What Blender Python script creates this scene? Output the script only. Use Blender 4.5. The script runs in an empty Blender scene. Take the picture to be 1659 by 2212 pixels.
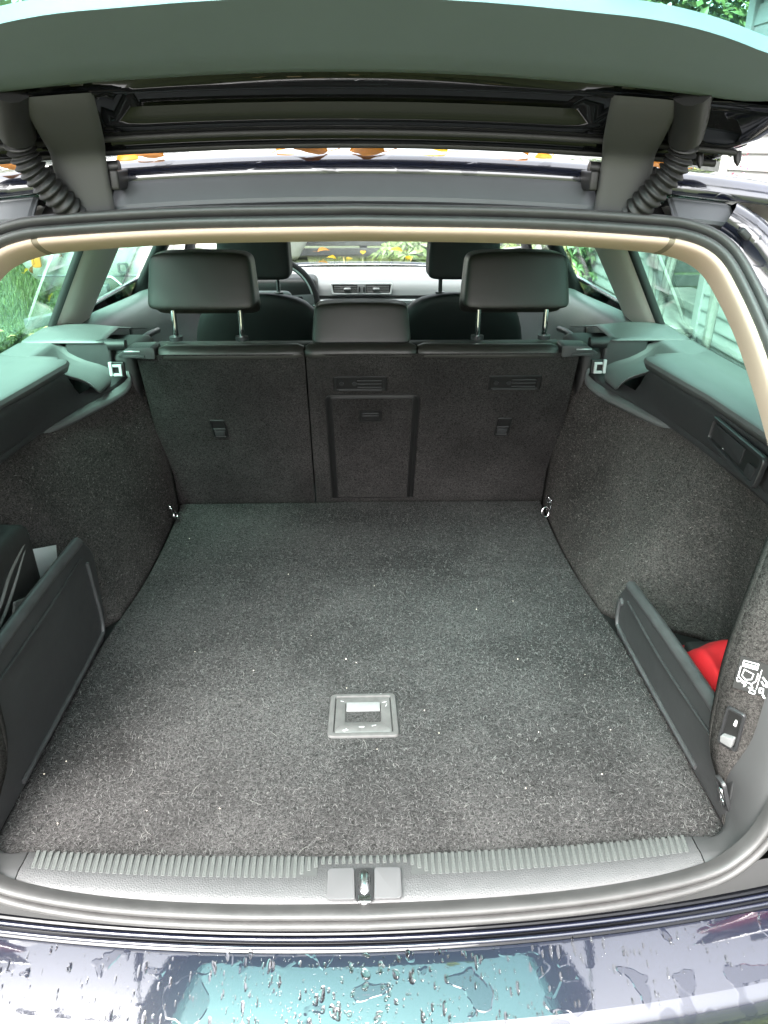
import bpy, bmesh, math, random
from mathutils import Vector, Matrix
import numpy as np

R = math.radians
rnd = random.Random(7)
sc = bpy.context.scene

# ------------------------------------------------------------------ camera
CAM_POS = Vector((0.0035, -0.71, 1.50))
PITCH, YAW, ROLL = R(26.0), R(1.8), R(0.16)
fwd = Vector((math.sin(YAW)*math.cos(PITCH), math.cos(YAW)*math.cos(PITCH), -math.sin(PITCH)))
rgt = Vector((math.cos(YAW), -math.sin(YAW), 0))
upv = rgt.cross(fwd)
r2 = rgt*math.cos(ROLL) + upv*math.sin(ROLL)
u2 = -rgt*math.sin(ROLL) + upv*math.cos(ROLL)
cd = bpy.data.cameras.new('camera')
cam = bpy.data.objects.new('camera', cd)
sc.collection.objects.link(cam)
cam.matrix_world = Matrix(((r2.x, u2.x, -fwd.x, CAM_POS.x), (r2.y, u2.y, -fwd.y, CAM_POS.y),
                           (r2.z, u2.z, -fwd.z, CAM_POS.z), (0, 0, 0, 1)))
cd.sensor_fit = 'VERTICAL'
cd.sensor_height = 36.0
cd.lens = 1600/2212*36.0
cd.clip_start = 0.02
cd.clip_end = 900
sc.camera = cam

# ------------------------------------------------------------------ sky, sun, exposure
SUN_ELEV, SUN_AZ = R(53), R(204)          # sun direction measured clockwise from +Y (north)
world = bpy.data.worlds.new('World')
sc.world = world
world.use_nodes = True
wn = world.node_tree
wn.nodes.clear()
wo = wn.nodes.new('ShaderNodeOutputWorld')
bg = wn.nodes.new('ShaderNodeBackground')
hs = wn.nodes.new('ShaderNodeHueSaturation')
sky = wn.nodes.new('ShaderNodeTexSky')
sky.sky_type = 'NISHITA'
sky.sun_disc = False
sky.sun_elevation = SUN_ELEV
sky.sun_rotation = SUN_AZ
sky.air_density = 1.0
sky.dust_density = 6.0
sky.ozone_density = 1.0
hs.inputs['Saturation'].default_value = 0.22     # grey overcast
bg.inputs['Strength'].default_value = 0.15
wn.links.new(sky.outputs[0], hs.inputs['Color'])
wn.links.new(hs.outputs[0], bg.inputs['Color'])
wn.links.new(bg.outputs[0], wo.inputs['Surface'])
sl = bpy.data.lights.new('sun', 'SUN')
sl.energy = 1.5
sl.angle = R(50)
sl.color = (1.0, 0.97, 0.93)
so = bpy.data.objects.new('sun', sl)
sc.collection.objects.link(so)
sd = Vector((math.sin(SUN_AZ)*math.cos(SUN_ELEV), math.cos(SUN_AZ)*math.cos(SUN_ELEV), math.sin(SUN_ELEV)))
so.rotation_euler = sd.to_track_quat('Z', 'Y').to_euler()
so.location = sd*20
sc.view_settings.view_transform = 'Standard'
sc.view_settings.look = 'None'
sc.view_settings.exposure = 3.2
sc.view_settings.gamma = 1
sc.view_settings.use_curve_mapping = False
sc.render.engine = 'CYCLES'
cy = sc.cycles
cy.use_denoising = True
cy.max_bounces = 10
cy.diffuse_bounces = 5
cy.glossy_bounces = 5
cy.transmission_bounces = 6
cy.transparent_max_bounces = 24
cy.sample_clamp_indirect = 6.0
cy.caustics_reflective = False
cy.caustics_refractive = False

# ------------------------------------------------------------------ helpers
COL = sc.collection

def tag(o, label=None, cat=None, group=None, kind=None):
    if label: o['label'] = label
    if cat: o['category'] = cat
    if group: o['group'] = group
    if kind: o['kind'] = kind
    return o

def empty(name, loc=(0, 0, 0), parent=None):
    o = bpy.data.objects.new(name, None)
    o.empty_display_size = 0.1
    COL.objects.link(o)
    o.location = loc
    if parent: o.parent = parent
    return o

def link(name, me, mat=None, parent=None, loc=None):
    o = bpy.data.objects.new(name, me)
    COL.objects.link(o)
    if mat and not me.materials: me.materials.append(mat)
    if parent: o.parent = parent
    if loc is not None: o.location = loc
    return o

def mk(name, verts, faces, mat, parent=None, smooth=True, autos=None):
    """verts and faces -> one mesh object; sharp edges above autos degrees stay sharp"""
    me = bpy.data.meshes.new(name)
    me.from_pydata([tuple(map(float, v)) for v in verts], [], [tuple(map(int, f)) for f in faces])
    me.validate()
    bm = bmesh.new(); bm.from_mesh(me)
    bmesh.ops.remove_doubles(bm, verts=bm.verts, dist=1e-6)
    bmesh.ops.recalc_face_normals(bm, faces=bm.faces)
    fin(bm, me, smooth, autos)
    return link(name, me, mat, parent)

def fin(bm, me, smooth=True, autos=None):
    for f in bm.faces: f.smooth = smooth
    if smooth and autos:
        th = R(autos)
        for e in bm.edges:
            if len(e.link_faces) == 2 and e.calc_face_angle(0) > th: e.smooth = False
    bm.to_mesh(me); bm.free()

def grid(name, rows, mat, parent=None, closed_u=False, closed_v=False, thick=0, autos=50, sub=0, smooth=True):
    """rows: list of rows of points -> skinned surface"""
    nv, nu = len(rows), len(rows[0])
    V = [p for r in rows for p in r]
    F = []
    for j in range(nv if closed_v else nv-1):
        for i in range(nu if closed_u else nu-1):
            a, b = j*nu+i, j*nu+(i+1) % nu
            c, d = ((j+1) % nv)*nu+(i+1) % nu, ((j+1) % nv)*nu+i
            F.append((a, b, c, d))
    o = mk(name, V, F, mat, parent, smooth, autos)
    if thick:
        m = o.modifiers.new('solid', 'SOLIDIFY'); m.thickness = thick; m.offset = 0
    if sub:
        m = o.modifiers.new('sub', 'SUBSURF'); m.levels = m.render_levels = sub
    return o

def cr(pts, n=8, closed=False):
    """Catmull-Rom resampling of a polyline"""
    P = [Vector(p) for p in pts]
    out = []
    m = len(P)
    for i in range(m if closed else m-1):
        if closed:
            a, b, c, d = P[i-1], P[i], P[(i+1) % m], P[(i+2) % m]
        else:
            b, c = P[i], P[i+1]
            a = P[i-1] if i else b*2-c
            d = P[i+2] if i+2 < m else c*2-b
        for k in range(n):
            t = k/n
            out.append(0.5*((2*b)+(c-a)*t+(2*a-5*b+4*c-d)*t*t+(3*b-a-3*c+d)*t**3))
    if not closed: out.append(P[-1].copy())
    return out

def tube(name, pts, rad, mat, parent=None, seg=10, cap=True, closed=False):
    P = [Vector(p) for p in pts]
    rf = rad if callable(rad) else (lambda i: rad)
    rows = []
    prev = None
    n = len(P)
    for i, p in enumerate(P):
        if closed: t = (P[(i+1) % n]-P[i-1]).normalized()
        else: t = (P[min(i+1, n-1)]-P[max(i-1, 0)]).normalized()
        if prev is None:
            prev = t.orthogonal().normalized()
        prev = (prev-t*prev.dot(t)).normalized()
        bn = t.cross(prev)
        rr = rf(i)
        rows.append([p+(prev*math.cos(2*math.pi*k/seg)+bn*math.sin(2*math.pi*k/seg))*rr for k in range(seg)])
    V = [v for r in rows for v in r]; F = []
    for j in range(n if closed else n-1):
        for i in range(seg):
            F.append((j*seg+i, j*seg+(i+1) % seg, ((j+1) % n)*seg+(i+1) % seg, ((j+1) % n)*seg+i))
    if cap and not closed:
        F.append(tuple(range(seg))); F.append(tuple((n-1)*seg+k for k in range(seg)))
    return mk(name, V, F, mat, parent, True, 60)

def rbox_mesh(name, size, bev=0.004, seg=3, taper=(1, 1), shear=(0, 0)):
    """rounded box centred on the origin; taper scales x,y at the top, shear moves the top"""
    bm = bmesh.new()
    bmesh.ops.create_cube(bm, size=1)
    for v in bm.verts:
        top = v.co.z > 0
        v.co.x *= size[0]*(taper[0] if top else 1)
        v.co.y *= size[1]*(taper[1] if top else 1)
        v.co.z *= size[2]
        if top: v.co.x += shear[0]; v.co.y += shear[1]
    if bev:
        bmesh.ops.bevel(bm, geom=list(bm.edges), offset=bev, segments=seg, profile=0.6, affect='EDGES', clamp_overlap=True)
    me = bpy.data.meshes.new(name)
    fin(bm, me, True, 40)
    return me

def rbox(name, size, loc, mat, parent=None, bev=0.004, seg=3, rot=None, taper=(1, 1), shear=(0, 0)):
    o = link(name, rbox_mesh(name, size, bev, seg, taper, shear), mat, parent, loc)
    if rot: o.rotation_euler = rot
    return o

def rpoly(pts, rad, n=6):
    """round the corners of a closed 2-D polygon; rad a number or one per corner"""
    out = []
    m = len(pts)
    for i in range(m):
        p = Vector(pts[i]); a = Vector(pts[i-1]); b = Vector(pts[(i+1) % m])
        r = rad[i] if isinstance(rad, (list, tuple)) else rad
        da, db = (a-p), (b-p)
        k = min(r, da.length*.49, db.length*.49)
        p0 = p+da.normalized()*k; p1 = p+db.normalized()*k
        for j in range(n+1):
            t = j/n
            out.append(p0*(1-t)**2+p*2*t*(1-t)+p1*t*t)
    return out

def prism(name, poly, depth, mat, parent=None, frame=None, bev=0.0, seg=2):
    """extrude a 2-D polygon (a,b) by depth along n; frame = (origin, a-axis, b-axis, n-axis)"""
    o0, ax, bx, nx = [Vector(v) for v in frame]
    bm = bmesh.new()
    vs = [bm.verts.new(o0+ax*p[0]+bx*p[1]) for p in poly]
    f = bm.faces.new(vs)
    ex = bmesh.ops.extrude_face_region(bm, geom=[f])
    tv = [g for g in ex['geom'] if isinstance(g, bmesh.types.BMVert)]
    bmesh.ops.translate(bm, verts=tv, vec=nx*depth)
    bmesh.ops.recalc_face_normals(bm, faces=bm.faces)
    if bev:
        ed = [e for e in bm.edges if len(e.link_faces) == 2 and e.calc_face_angle(0) > R(50)]
        bmesh.ops.bevel(bm, geom=ed, offset=bev, segments=seg, profile=0.6, affect='EDGES', clamp_overlap=True)
    me = bpy.data.meshes.new(name)
    fin(bm, me, True, 40)
    return link(name, me, mat, parent)

def ring(name, outer, inner, depth, mat, parent, frame, prof=None):
    """frame between two rounded polygons with equal point counts. prof: list of (t 0..1 outer->inner, n)"""
    o0, ax, bx, nx = [Vector(v) for v in frame]
    prof = prof or [(0, 0), (0, depth*.7), (.15, depth), (.85, depth), (1, depth*.7), (1, 0)]
    rows = []
    for t, n in prof:
        rows.append([o0+ax*(p[0]*(1-t)+q[0]*t)+bx*(p[1]*(1-t)+q[1]*t)+nx*n for p, q in zip(outer, inner)])
    return grid(name, rows, mat, parent, closed_u=True, autos=40)

def joined(name, parts, mat, parent=None):
    """several (verts, faces) -> one mesh"""
    V, F = [], []
    for v, f in parts:
        k = len(V); V += list(v); F += [tuple(i+k for i in q) for q in f]
    return mk(name, V, F, mat, parent, False)

def boxvf(c, s):
    x, y, z = c; a, b, d = s[0]/2, s[1]/2, s[2]/2
    v = [(x+i*a, y+j*b, z+k*d) for i in (-1, 1) for j in (-1, 1) for k in (-1, 1)]
    return v, [(0, 1, 3, 2), (4, 6, 7, 5), (0, 4, 5, 1), (2, 3, 7, 6), (0, 2, 6, 4), (1, 5, 7, 3)]

def sst(a, b, x):
    t = min(1, max(0, (x-a)/(b-a)))
    return t*t*(3-2*t)

def lerp(xs, ys, x):
    return float(np.interp(x, xs, ys))

# ------------------------------------------------------------------ materials
def nodes(m):
    m.use_nodes = True
    return m.node_tree, m.node_tree.nodes['Principled BSDF']

def mat(name, col, rough=0.5, metal=0.0, spec=0.5, coat=0.0, coat_rough=0.03, var=0.0, vscale=30.0,
        bump=0.0, bscale=200.0, btype='noise', rvar=0.0, sheen=0.0, var2=None, bdist=0.001):
    m = bpy.data.materials.new(name)
    nt, b = nodes(m)
    N, L = nt.nodes, nt.links
    c4 = (*col, 1)
    b.inputs['Base Color'].default_value = c4
    b.inputs['Roughness'].default_value = rough
    b.inputs['Metallic'].default_value = metal
    b.inputs['Specular IOR Level'].default_value = spec
    b.inputs['Coat Weight'].default_value = coat
    b.inputs['Coat Roughness'].default_value = coat_rough
    b.inputs['Sheen Weight'].default_value = sheen
    b.inputs['Sheen Roughness'].default_value = 0.6
    tc = N.new('ShaderNodeTexCoord')
    if var or rvar:
        n = N.new('ShaderNodeTexNoise'); n.inputs['Scale'].default_value = vscale
        n.inputs['Detail'].default_value = 5; n.inputs['Roughness'].default_value = 0.65
        L.new(tc.outputs['Object'], n.inputs['Vector'])
        if var:
            cr_ = N.new('ShaderNodeValToRGB')
            cr_.color_ramp.elements[0].position = 0.3; cr_.color_ramp.elements[1].position = 0.7
            lo = tuple(max(0, c*(1-var)) for c in col)
            hi = var2 if var2 else tuple(min(1, c*(1+var)) for c in col)
            cr_.color_ramp.elements[0].color = (*lo, 1); cr_.color_ramp.elements[1].color = (*hi, 1)
            L.new(n.outputs['Fac'], cr_.inputs['Fac']); L.new(cr_.outputs['Color'], b.inputs['Base Color'])
        if rvar:
            mr = N.new('ShaderNodeMapRange')
            mr.inputs['To Min'].default_value = max(0, rough-rvar); mr.inputs['To Max'].default_value = min(1, rough+rvar)
            L.new(n.outputs['Fac'], mr.inputs['Value']); L.new(mr.outputs[0], b.inputs['Roughness'])
    if bump:
        if btype == 'voronoi':
            t = N.new('ShaderNodeTexVoronoi'); t.feature = 'DISTANCE_TO_EDGE'; out = t.outputs['Distance']
        else:
            t = N.new('ShaderNodeTexNoise'); t.inputs['Detail'].default_value = 3; out = t.outputs['Fac']
        t.inputs['Scale'].default_value = bscale
        L.new(tc.outputs['Object'], t.inputs['Vector'])
        bp = N.new('ShaderNodeBump'); bp.inputs['Strength'].default_value = bump; bp.inputs['Distance'].default_value = bdist
        L.new(out, bp.inputs['Height']); L.new(bp.outputs[0], b.inputs['Normal'])
    return m

def carpet(name, dark, light, fleck):
    """needle-felt carpet: mottled fibres, soft relief, faint worn patches"""
    m = bpy.data.materials.new(name)
    nt, b = nodes(m); N, L = nt.nodes, nt.links
    tc = N.new('ShaderNodeTexCoord')
    def noise(s, d, r=0.6, dist=0.0):
        n = N.new('ShaderNodeTexNoise'); n.inputs['Scale'].default_value = s; n.inputs['Detail'].default_value = d
        n.inputs['Roughness'].default_value = r; n.inputs['Distortion'].default_value = dist
        L.new(tc.outputs['Object'], n.inputs['Vector']); return n
    n1 = noise(290, 3, 0.7, 1.0); n2 = noise(3.5, 5); n3 = noise(480, 2, 0.5, 2.5)
    r1 = N.new('ShaderNodeValToRGB')
    e = r1.color_ramp.elements
    e[0].position = 0.38; e[0].color = (*dark, 1); e[1].position = 0.62; e[1].color = (*light, 1)
    L.new(n1.outputs['Fac'], r1.inputs['Fac'])
    r2_ = N.new('ShaderNodeValToRGB')
    e = r2_.color_ramp.elements
    e[0].position = 0.60; e[0].color = (0, 0, 0, 1); e[1].position = 0.70; e[1].color = (1, 1, 1, 1)
    L.new(n3.outputs['Fac'], r2_.inputs['Fac'])
    mx = N.new('ShaderNodeMixRGB'); L.new(r2_.outputs['Color'], mx.inputs['Fac'])
    L.new(r1.outputs['Color'], mx.inputs['Color1']); mx.inputs['Color2'].default_value = (*fleck, 1)
    r3 = N.new('ShaderNodeMapRange'); r3.inputs['From Min'].default_value = 0.3; r3.inputs['From Max'].default_value = 0.7
    r3.inputs['To Min'].default_value = 0.66; r3.inputs['To Max'].default_value = 1.42
    L.new(n2.outputs['Fac'], r3.inputs['Value'])
    mu = N.new('ShaderNodeMixRGB'); mu.blend_type = 'MULTIPLY'; mu.inputs['Fac'].default_value = 1
    L.new(mx.outputs['Color'], mu.inputs['Color1']); L.new(r3.outputs[0], mu.inputs['Color2'])
    L.new(mu.outputs['Color'], b.inputs['Base Color'])
    b.inputs['Roughness'].default_value = 0.95
    b.inputs['Specular IOR Level'].default_value = 0.04
    b.inputs['Sheen Weight'].default_value = 0.0
    b.inputs['Sheen Roughness'].default_value = 0.5
    bp = N.new('ShaderNodeBump'); bp.inputs['Strength'].default_value = 0.9; bp.inputs['Distance'].default_value = 0.0015
    L.new(n1.outputs['Fac'], bp.inputs['Height']); L.new(bp.outputs[0], b.inputs['Normal'])
    return m

def glass(name, tint, refl=0.02):
    """one face of a pane: coloured transparency under a Fresnel-like reflection (panes have two faces)"""
    m = bpy.data.materials.new(name)
    m.use_nodes = True
    nt = m.node_tree; N, L = nt.nodes, nt.links
    N.clear()
    out = N.new('ShaderNodeOutputMaterial'); mixs = N.new('ShaderNodeMixShader')
    tr = N.new('ShaderNodeBsdfTransparent'); tr.inputs['Color'].default_value = (*[math.sqrt(c) for c in tint], 1)
    gl = N.new('ShaderNodeBsdfGlossy'); gl.inputs['Roughness'].default_value = 0.0
    lw = N.new('ShaderNodeLayerWeight'); lw.inputs['Blend'].default_value = 0.5
    pw = N.new('ShaderNodeMath'); pw.operation = 'POWER'; pw.inputs[1].default_value = 5
    mr = N.new('ShaderNodeMapRange'); mr.inputs['To Min'].default_value = refl; mr.inputs['To Max'].default_value = 0.9
    L.new(lw.outputs['Facing'], pw.inputs[0]); L.new(pw.outputs[0], mr.inputs['Value'])
    L.new(mr.outputs[0], mixs.inputs['Fac']); L.new(tr.outputs[0], mixs.inputs[1]); L.new(gl.outputs[0], mixs.inputs[2])
    L.new(mixs.outputs[0], out.inputs['Surface'])
    return m

def wet_paint(name, film=True):
    """dark blue-black car paint under a clear coat, with a broken film of rain water"""
    m = bpy.data.materials.new(name)
    nt, b = nodes(m); N, L = nt.nodes, nt.links
    b.inputs['Base Color'].default_value = (0.006, 0.0075, 0.016, 1)
    b.inputs['Metallic'].default_value = 0.0
    b.inputs['Roughness'].default_value = 0.25
    b.inputs['Coat Weight'].default_value = 1.0
    b.inputs['Coat Roughness'].default_value = 0.015
    b.inputs['Coat IOR'].default_value = 1.6
    if film:
        tc = N.new('ShaderNodeTexCoord')
        n = N.new('ShaderNodeTexNoise'); n.inputs['Scale'].default_value = 22; n.inputs['Detail'].default_value = 2.5
        n.inputs['Roughness'].default_value = 0.4; n.inputs['Distortion'].default_value = 0.3
        L.new(tc.outputs['Object'], n.inputs['Vector'])
        rp = N.new('ShaderNodeValToRGB'); e = rp.color_ramp.elements
        e[0].position = 0.575; e[0].color = (0, 0, 0, 1); e[1].position = 0.60; e[1].color = (1, 1, 1, 1)
        L.new(n.outputs['Fac'], rp.inputs['Fac'])
        mr = N.new('ShaderNodeMapRange'); mr.inputs['To Min'].default_value = 1.95; mr.inputs['To Max'].default_value = 1.66
        L.new(rp.outputs['Color'], mr.inputs['Value']); L.new(mr.outputs[0], b.inputs['Coat IOR'])
        n2 = N.new('ShaderNodeTexNoise'); n2.inputs['Scale'].default_value = 300; n2.inputs['Detail'].default_value = 2
        L.new(tc.outputs['Object'], n2.inputs['Vector'])
        ad = N.new('ShaderNodeMath'); ad.operation = 'MULTIPLY_ADD'; ad.inputs[1].default_value = 0.05
        L.new(n2.outputs['Fac'], ad.inputs[0]); L.new(rp.outputs['Color'], ad.inputs[2])
        bp = N.new('ShaderNodeBump'); bp.inputs['Strength'].default_value = 0.5; bp.inputs['Distance'].default_value = 0.0006
        L.new(ad.outputs[0], bp.inputs['Height'])
        L.new(bp.outputs[0], b.inputs['Coat Normal'])
    return m

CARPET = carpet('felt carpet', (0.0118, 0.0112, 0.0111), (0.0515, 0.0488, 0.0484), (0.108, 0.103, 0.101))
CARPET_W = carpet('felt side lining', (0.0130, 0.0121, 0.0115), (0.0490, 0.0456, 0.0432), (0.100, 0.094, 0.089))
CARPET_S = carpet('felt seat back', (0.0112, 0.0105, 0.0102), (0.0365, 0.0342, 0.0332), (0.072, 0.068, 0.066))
PLASTIC = mat('grained black plastic', (0.025, 0.0255, 0.0265), 0.5, bump=0.25, bscale=1400, btype='voronoi', rvar=0.08, vscale=60, var=0.1)
PLASTIC_S = mat('smooth black plastic', (0.02, 0.02, 0.021), 0.42, rvar=0.1, vscale=40)
PLASTIC_D = mat('dark recess plastic', (0.007, 0.007, 0.007), 0.5)
PANEL_M = mat('scuffed plastic', (0.025, 0.025, 0.0255), 0.5, bump=0.15, bscale=900, rvar=0.14, vscale=22, var=0.12)
SILL_M = mat('leather grained plastic', (0.053, 0.053, 0.054), 0.55, bump=0.5, bscale=330, btype='voronoi', rvar=0.06, vscale=50, var=0.08, bdist=0.0012)
RIB_M = mat('ribbed plastic', (0.052, 0.056, 0.053), 0.6, bump=0.7, bscale=700, var=0.2, vscale=300)
GROOVE_M = mat('rib base plastic', (0.040, 0.042, 0.041), 0.7)
LINER_M = mat('tailgate lining', (0.120, 0.150, 0.170), 0.55, bump=0.12, bscale=1800, var=0.05, vscale=5)
LEDGE_M = mat('shelf lining', (0.086, 0.090, 0.090), 0.42, bump=0.15, bscale=1500, var=0.06, vscale=20)
ROOFPANEL_M = mat('grey filler panel', (0.088, 0.096, 0.100), 0.45, bump=0.1, bscale=1200, var=0.06, vscale=12)
RUBBER = mat('rubber seal', (0.040, 0.039, 0.0385), 0.5, rvar=0.12, vscale=35, var=0.15)
RUBBER_L = mat('worn rubber', (0.16, 0.16, 0.162), 0.5, rvar=0.12, vscale=25, var=0.1)
RUBBER_D = mat('matt rubber', (0.014, 0.014, 0.014), 0.65)
CREAM = mat('cream trim', (0.60, 0.455, 0.37), 0.6, bump=0.08, bscale=900, var=0.04, vscale=8)
HEADLINER = mat('headliner cloth', (0.40, 0.38, 0.34), 0.9)
PILLAR_M = mat('grey beige pillar trim', (0.76, 0.74, 0.67), 0.55, bump=0.1, bscale=1500)
PAINT = wet_paint('wet dark paint')
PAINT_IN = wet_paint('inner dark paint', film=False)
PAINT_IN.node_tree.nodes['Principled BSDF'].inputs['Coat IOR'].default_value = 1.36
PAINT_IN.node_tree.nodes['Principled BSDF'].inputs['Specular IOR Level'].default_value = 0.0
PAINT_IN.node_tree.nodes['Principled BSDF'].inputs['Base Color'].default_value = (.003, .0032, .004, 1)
LEATHER = mat('black leather', (0.017, 0.0158, 0.0138), 0.42, bump=0.35, bscale=500, btype='voronoi', rvar=0.08, vscale=20)
LEATHER_F = mat('black cloth and leather', (0.005, 0.005, 0.005), 0.6, bump=0.2, bscale=400)
CHROME = mat('chrome', (0.75, 0.75, 0.76), 0.12, metal=1.0)
STEEL = mat('bright steel', (0.6, 0.6, 0.6), 0.28, metal=1.0, rvar=0.08, vscale=120)
SILVER = mat('silver trim', (0.6, 0.61, 0.62), 0.35, metal=0.7)
DASH_M = mat('grey dashboard', (0.20, 0.205, 0.21), 0.5, bump=0.15, bscale=300)
HANDLE_M = mat('dusty grey plastic', (0.072, 0.068, 0.067), 0.5, rvar=0.1, vscale=70, var=0.18, bump=0.1, bscale=300)
WHITE_P = mat('white paper', (0.75, 0.74, 0.75), 0.7)
GREEN_GLASS = glass('green tinted glass', (0.46, 0.88, 0.73))
REAR_GLASS = glass('green rear glass', (0.46, 0.92, 0.84))
FRONT_GLASS = glass('windscreen glass', (0.74, 0.80, 0.78))

# ------------------------------------------------------------------ ground
GRASS_G = mat('lawn soil', (0.028, 0.040, 0.014), 0.95, var=0.5, vscale=1.3, var2=(0.055, 0.075, 0.02))
def ground():
    n = 24
    rows = []
    for j in range(n+1):
        row = []
        for i in range(n+1):
            x = (i/n*2-1); y = (j/n*2-1)
            X = 400*x*abs(x)**1.6; Y = 400*y*abs(y)**1.6
            row.append((X, Y, -0.02 if math.hypot(X, Y) > 6 else 0.0))
        rows.append(row)
    return tag(grid('ground', rows, GRASS_G), kind='structure')
ground()

# ------------------------------------------------------------------ the car: shell
car = tag(empty('car', (0, 0, 0)), 'dark blue-black estate car with raised tailgate and empty carpeted boot', 'car')

SEAL_HALF = [(0, -.097, .634), (.17, -.092, .634), (.32, -.080, .636), (.44, -.062, .645), (.495, -.049, .668),
             (.530, -.036, .712), (.556, -.014, .78), (.578, .010, .87), (.588, .035, .95), (.572, .075, 1.06),
             (.538, .120, 1.18), (.500, .160, 1.285), (.468, .196, 1.355), (.440, .216, 1.394), (.400, .228, 1.413),
             (.340, .234, 1.420), (.20, .239, 1.427), (0, .241, 1.430)]
half = cr(SEAL_HALF, 6)
loop = half[:-1] + [Vector((-p.x, p.y, p.z)) for p in reversed(half[1:])]
CEN = Vector((0, .08, 1.03))

def frames(P):
    out = []
    n = len(P)
    for i, p in enumerate(P):
        t = (P[(i+1) % n]-P[i-1]).normalized()
        o = p-CEN; o = (o-t*o.dot(t)).normalized()
        r = t.cross(o)
        if r.y > 0: r = -r
        out.append((p, o, r))
    return out
FR = frames(loop)

def sweep_ring(name, prof, m, parent, sel=None, close_prof=True, scale=None):
    rows = []
    fr = FR if sel is None else [FR[i] for i in sel]
    for p, o, r in fr:
        rows.append([p+o*a+r*b for a, b in prof])
    return grid(name, rows, m, parent, closed_u=close_prof, closed_v=sel is None, autos=60)

def lobes(w=.0135, h=.012):
    pr = [(-w, -.008)]
    for c in (-w/2, w/2):
        for k in range(7):
            a = math.pi*(1-k/6)
            pr.append((c+math.cos(a)*w/2*.97, math.sin(a)*h+ (0.002 if c < 0 else 0)))
    pr.append((w, -.008))
    return pr
sweep_ring('weather_seal', lobes(), RUBBER, car)

# cream trim just inside the seal (upper part), in three pieces with fine joints
NL = len(FR)
nh = len(half)-1
idx_cut = min(range(nh), key=lambda i: (half[i]-Vector((.375, .23, 1.416))).length)
idx_low = min(range(nh), key=lambda i: (half[i]-Vector((.572, .075, 1.06))).length)
cream_prof = [(-.0130, .004), (-.0155, .006), (-.0180, .0045), (-.0195, .000), (-.0198, -.006), (-.0195, -.02), (-.0150, -.05), (-.008, -.05), (-.008, -.004)]
sweep_ring('opening_trim', cream_prof, CREAM, car, list(range(idx_low, idx_cut-0)))
sweep_ring('opening_trim', cream_prof, CREAM, car, list(range(idx_cut, NL-idx_cut+1)))
sweep_ring('opening_trim', cream_prof, CREAM, car, list(range(NL-idx_cut+1, NL-idx_low+1)))
for k in (idx_cut-.5, NL-idx_cut+.5):
    i = int(k); p = (FR[i][0]+FR[i+1][0])/2; o, r = FR[i][1], FR[i][2]
    t = o.cross(r)
    w = (FR[i+1][0]-FR[i][0]).length*.5+.0004
    pr = [(a*.985, b-.0012) for a, b in cream_prof]
    grid('trim_joint', [[p+o*a+r*b+t*s for a, b in pr] for s in (-w, w)], mat('joint shade', (.25, .2, .15), .8) if 'joint shade' not in bpy.data.materials else bpy.data.materials['joint shade'], car, closed_u=True)

# painted gutter round the opening (sides and top), continuing into the rear pillars
idx_top = min(range(nh), key=lambda i: (half[i]-Vector((.44, .216, 1.394))).length)
for gut_idx in (list(range(idx_low-26, idx_top+3)), list(range(NL-idx_top-2, NL-idx_low+27))):
  if True:
    gut_prof = [(.0125, -.010), (.020, -.016), (.032, -.016), (.040, -.006), (.050, .000), (.075, -.004), (.100, -.03), (.118, -.09), (.122, -.2)]
    rows = []
    for i in gut_idx:
        p, o, r = FR[i]
        # towards the roof the gutter gets narrow
        k = 1-0.45*sst(1.33, 1.42, p.z)
        rows.append([p+o*(.0125+(a-.0125)*k)+r*b*(1 if a < .045 else k) for a, b in gut_prof])
    grid('rear_pillar', rows, PAINT, car, autos=60)

# grey filler panel between the hinges, under the roof edge, and its two short neighbours
def crown(x): return -.024*(x/.45)**2
def filler(x0, x1, zb=1.4465, zt=1.478, parent=car):
    out = []
    pts = rpoly([(x0, 0), (x1, 0), (x1, 1), (x0, 1)], 0)
    n = 28
    rows = []
    prof = [(0, -.012), (0, .000), (.06, .003), (.30, .0035), (.60, .0035), (.80, .0035), (.835, .0029), (.87, .0035), (.97, .002), (1.0, -.003), (1.0, -.014)]
    for t, d in prof:
        row = []
        for i in range(n+1):
            x = x0+(x1-x0)*i/n
            z = zb+(zt-zb)*t+crown(x)
            y = .250+.034*t+.02*abs(x)**2
            e = min(x-x0, x1-x)
            dd = d if e > .004 else d-.003
            row.append((x, y-dd*.75, z+dd*.65))
        rows.append(row)
    return grid('filler_panel', rows, ROOFPANEL_M, parent, thick=.002, autos=40)
filler(-.292, .292)
filler(-.47, -.388, 1.4425, 1.466)
filler(.388, .47, 1.4425, 1.466)
# dark hinge wells behind the hinges
for s in (-1, 1):
    rows = []
    for t, y, z in ((0, .262, 1.437), (.5, .30, 1.455), (1, .33, 1.485)):
        rows.append([(s*x, y, z+crown(x)) for x in (.294, .32, .35, .386)])
    grid('hinge_well', rows, PLASTIC_D, car, thick=.004)

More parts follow.
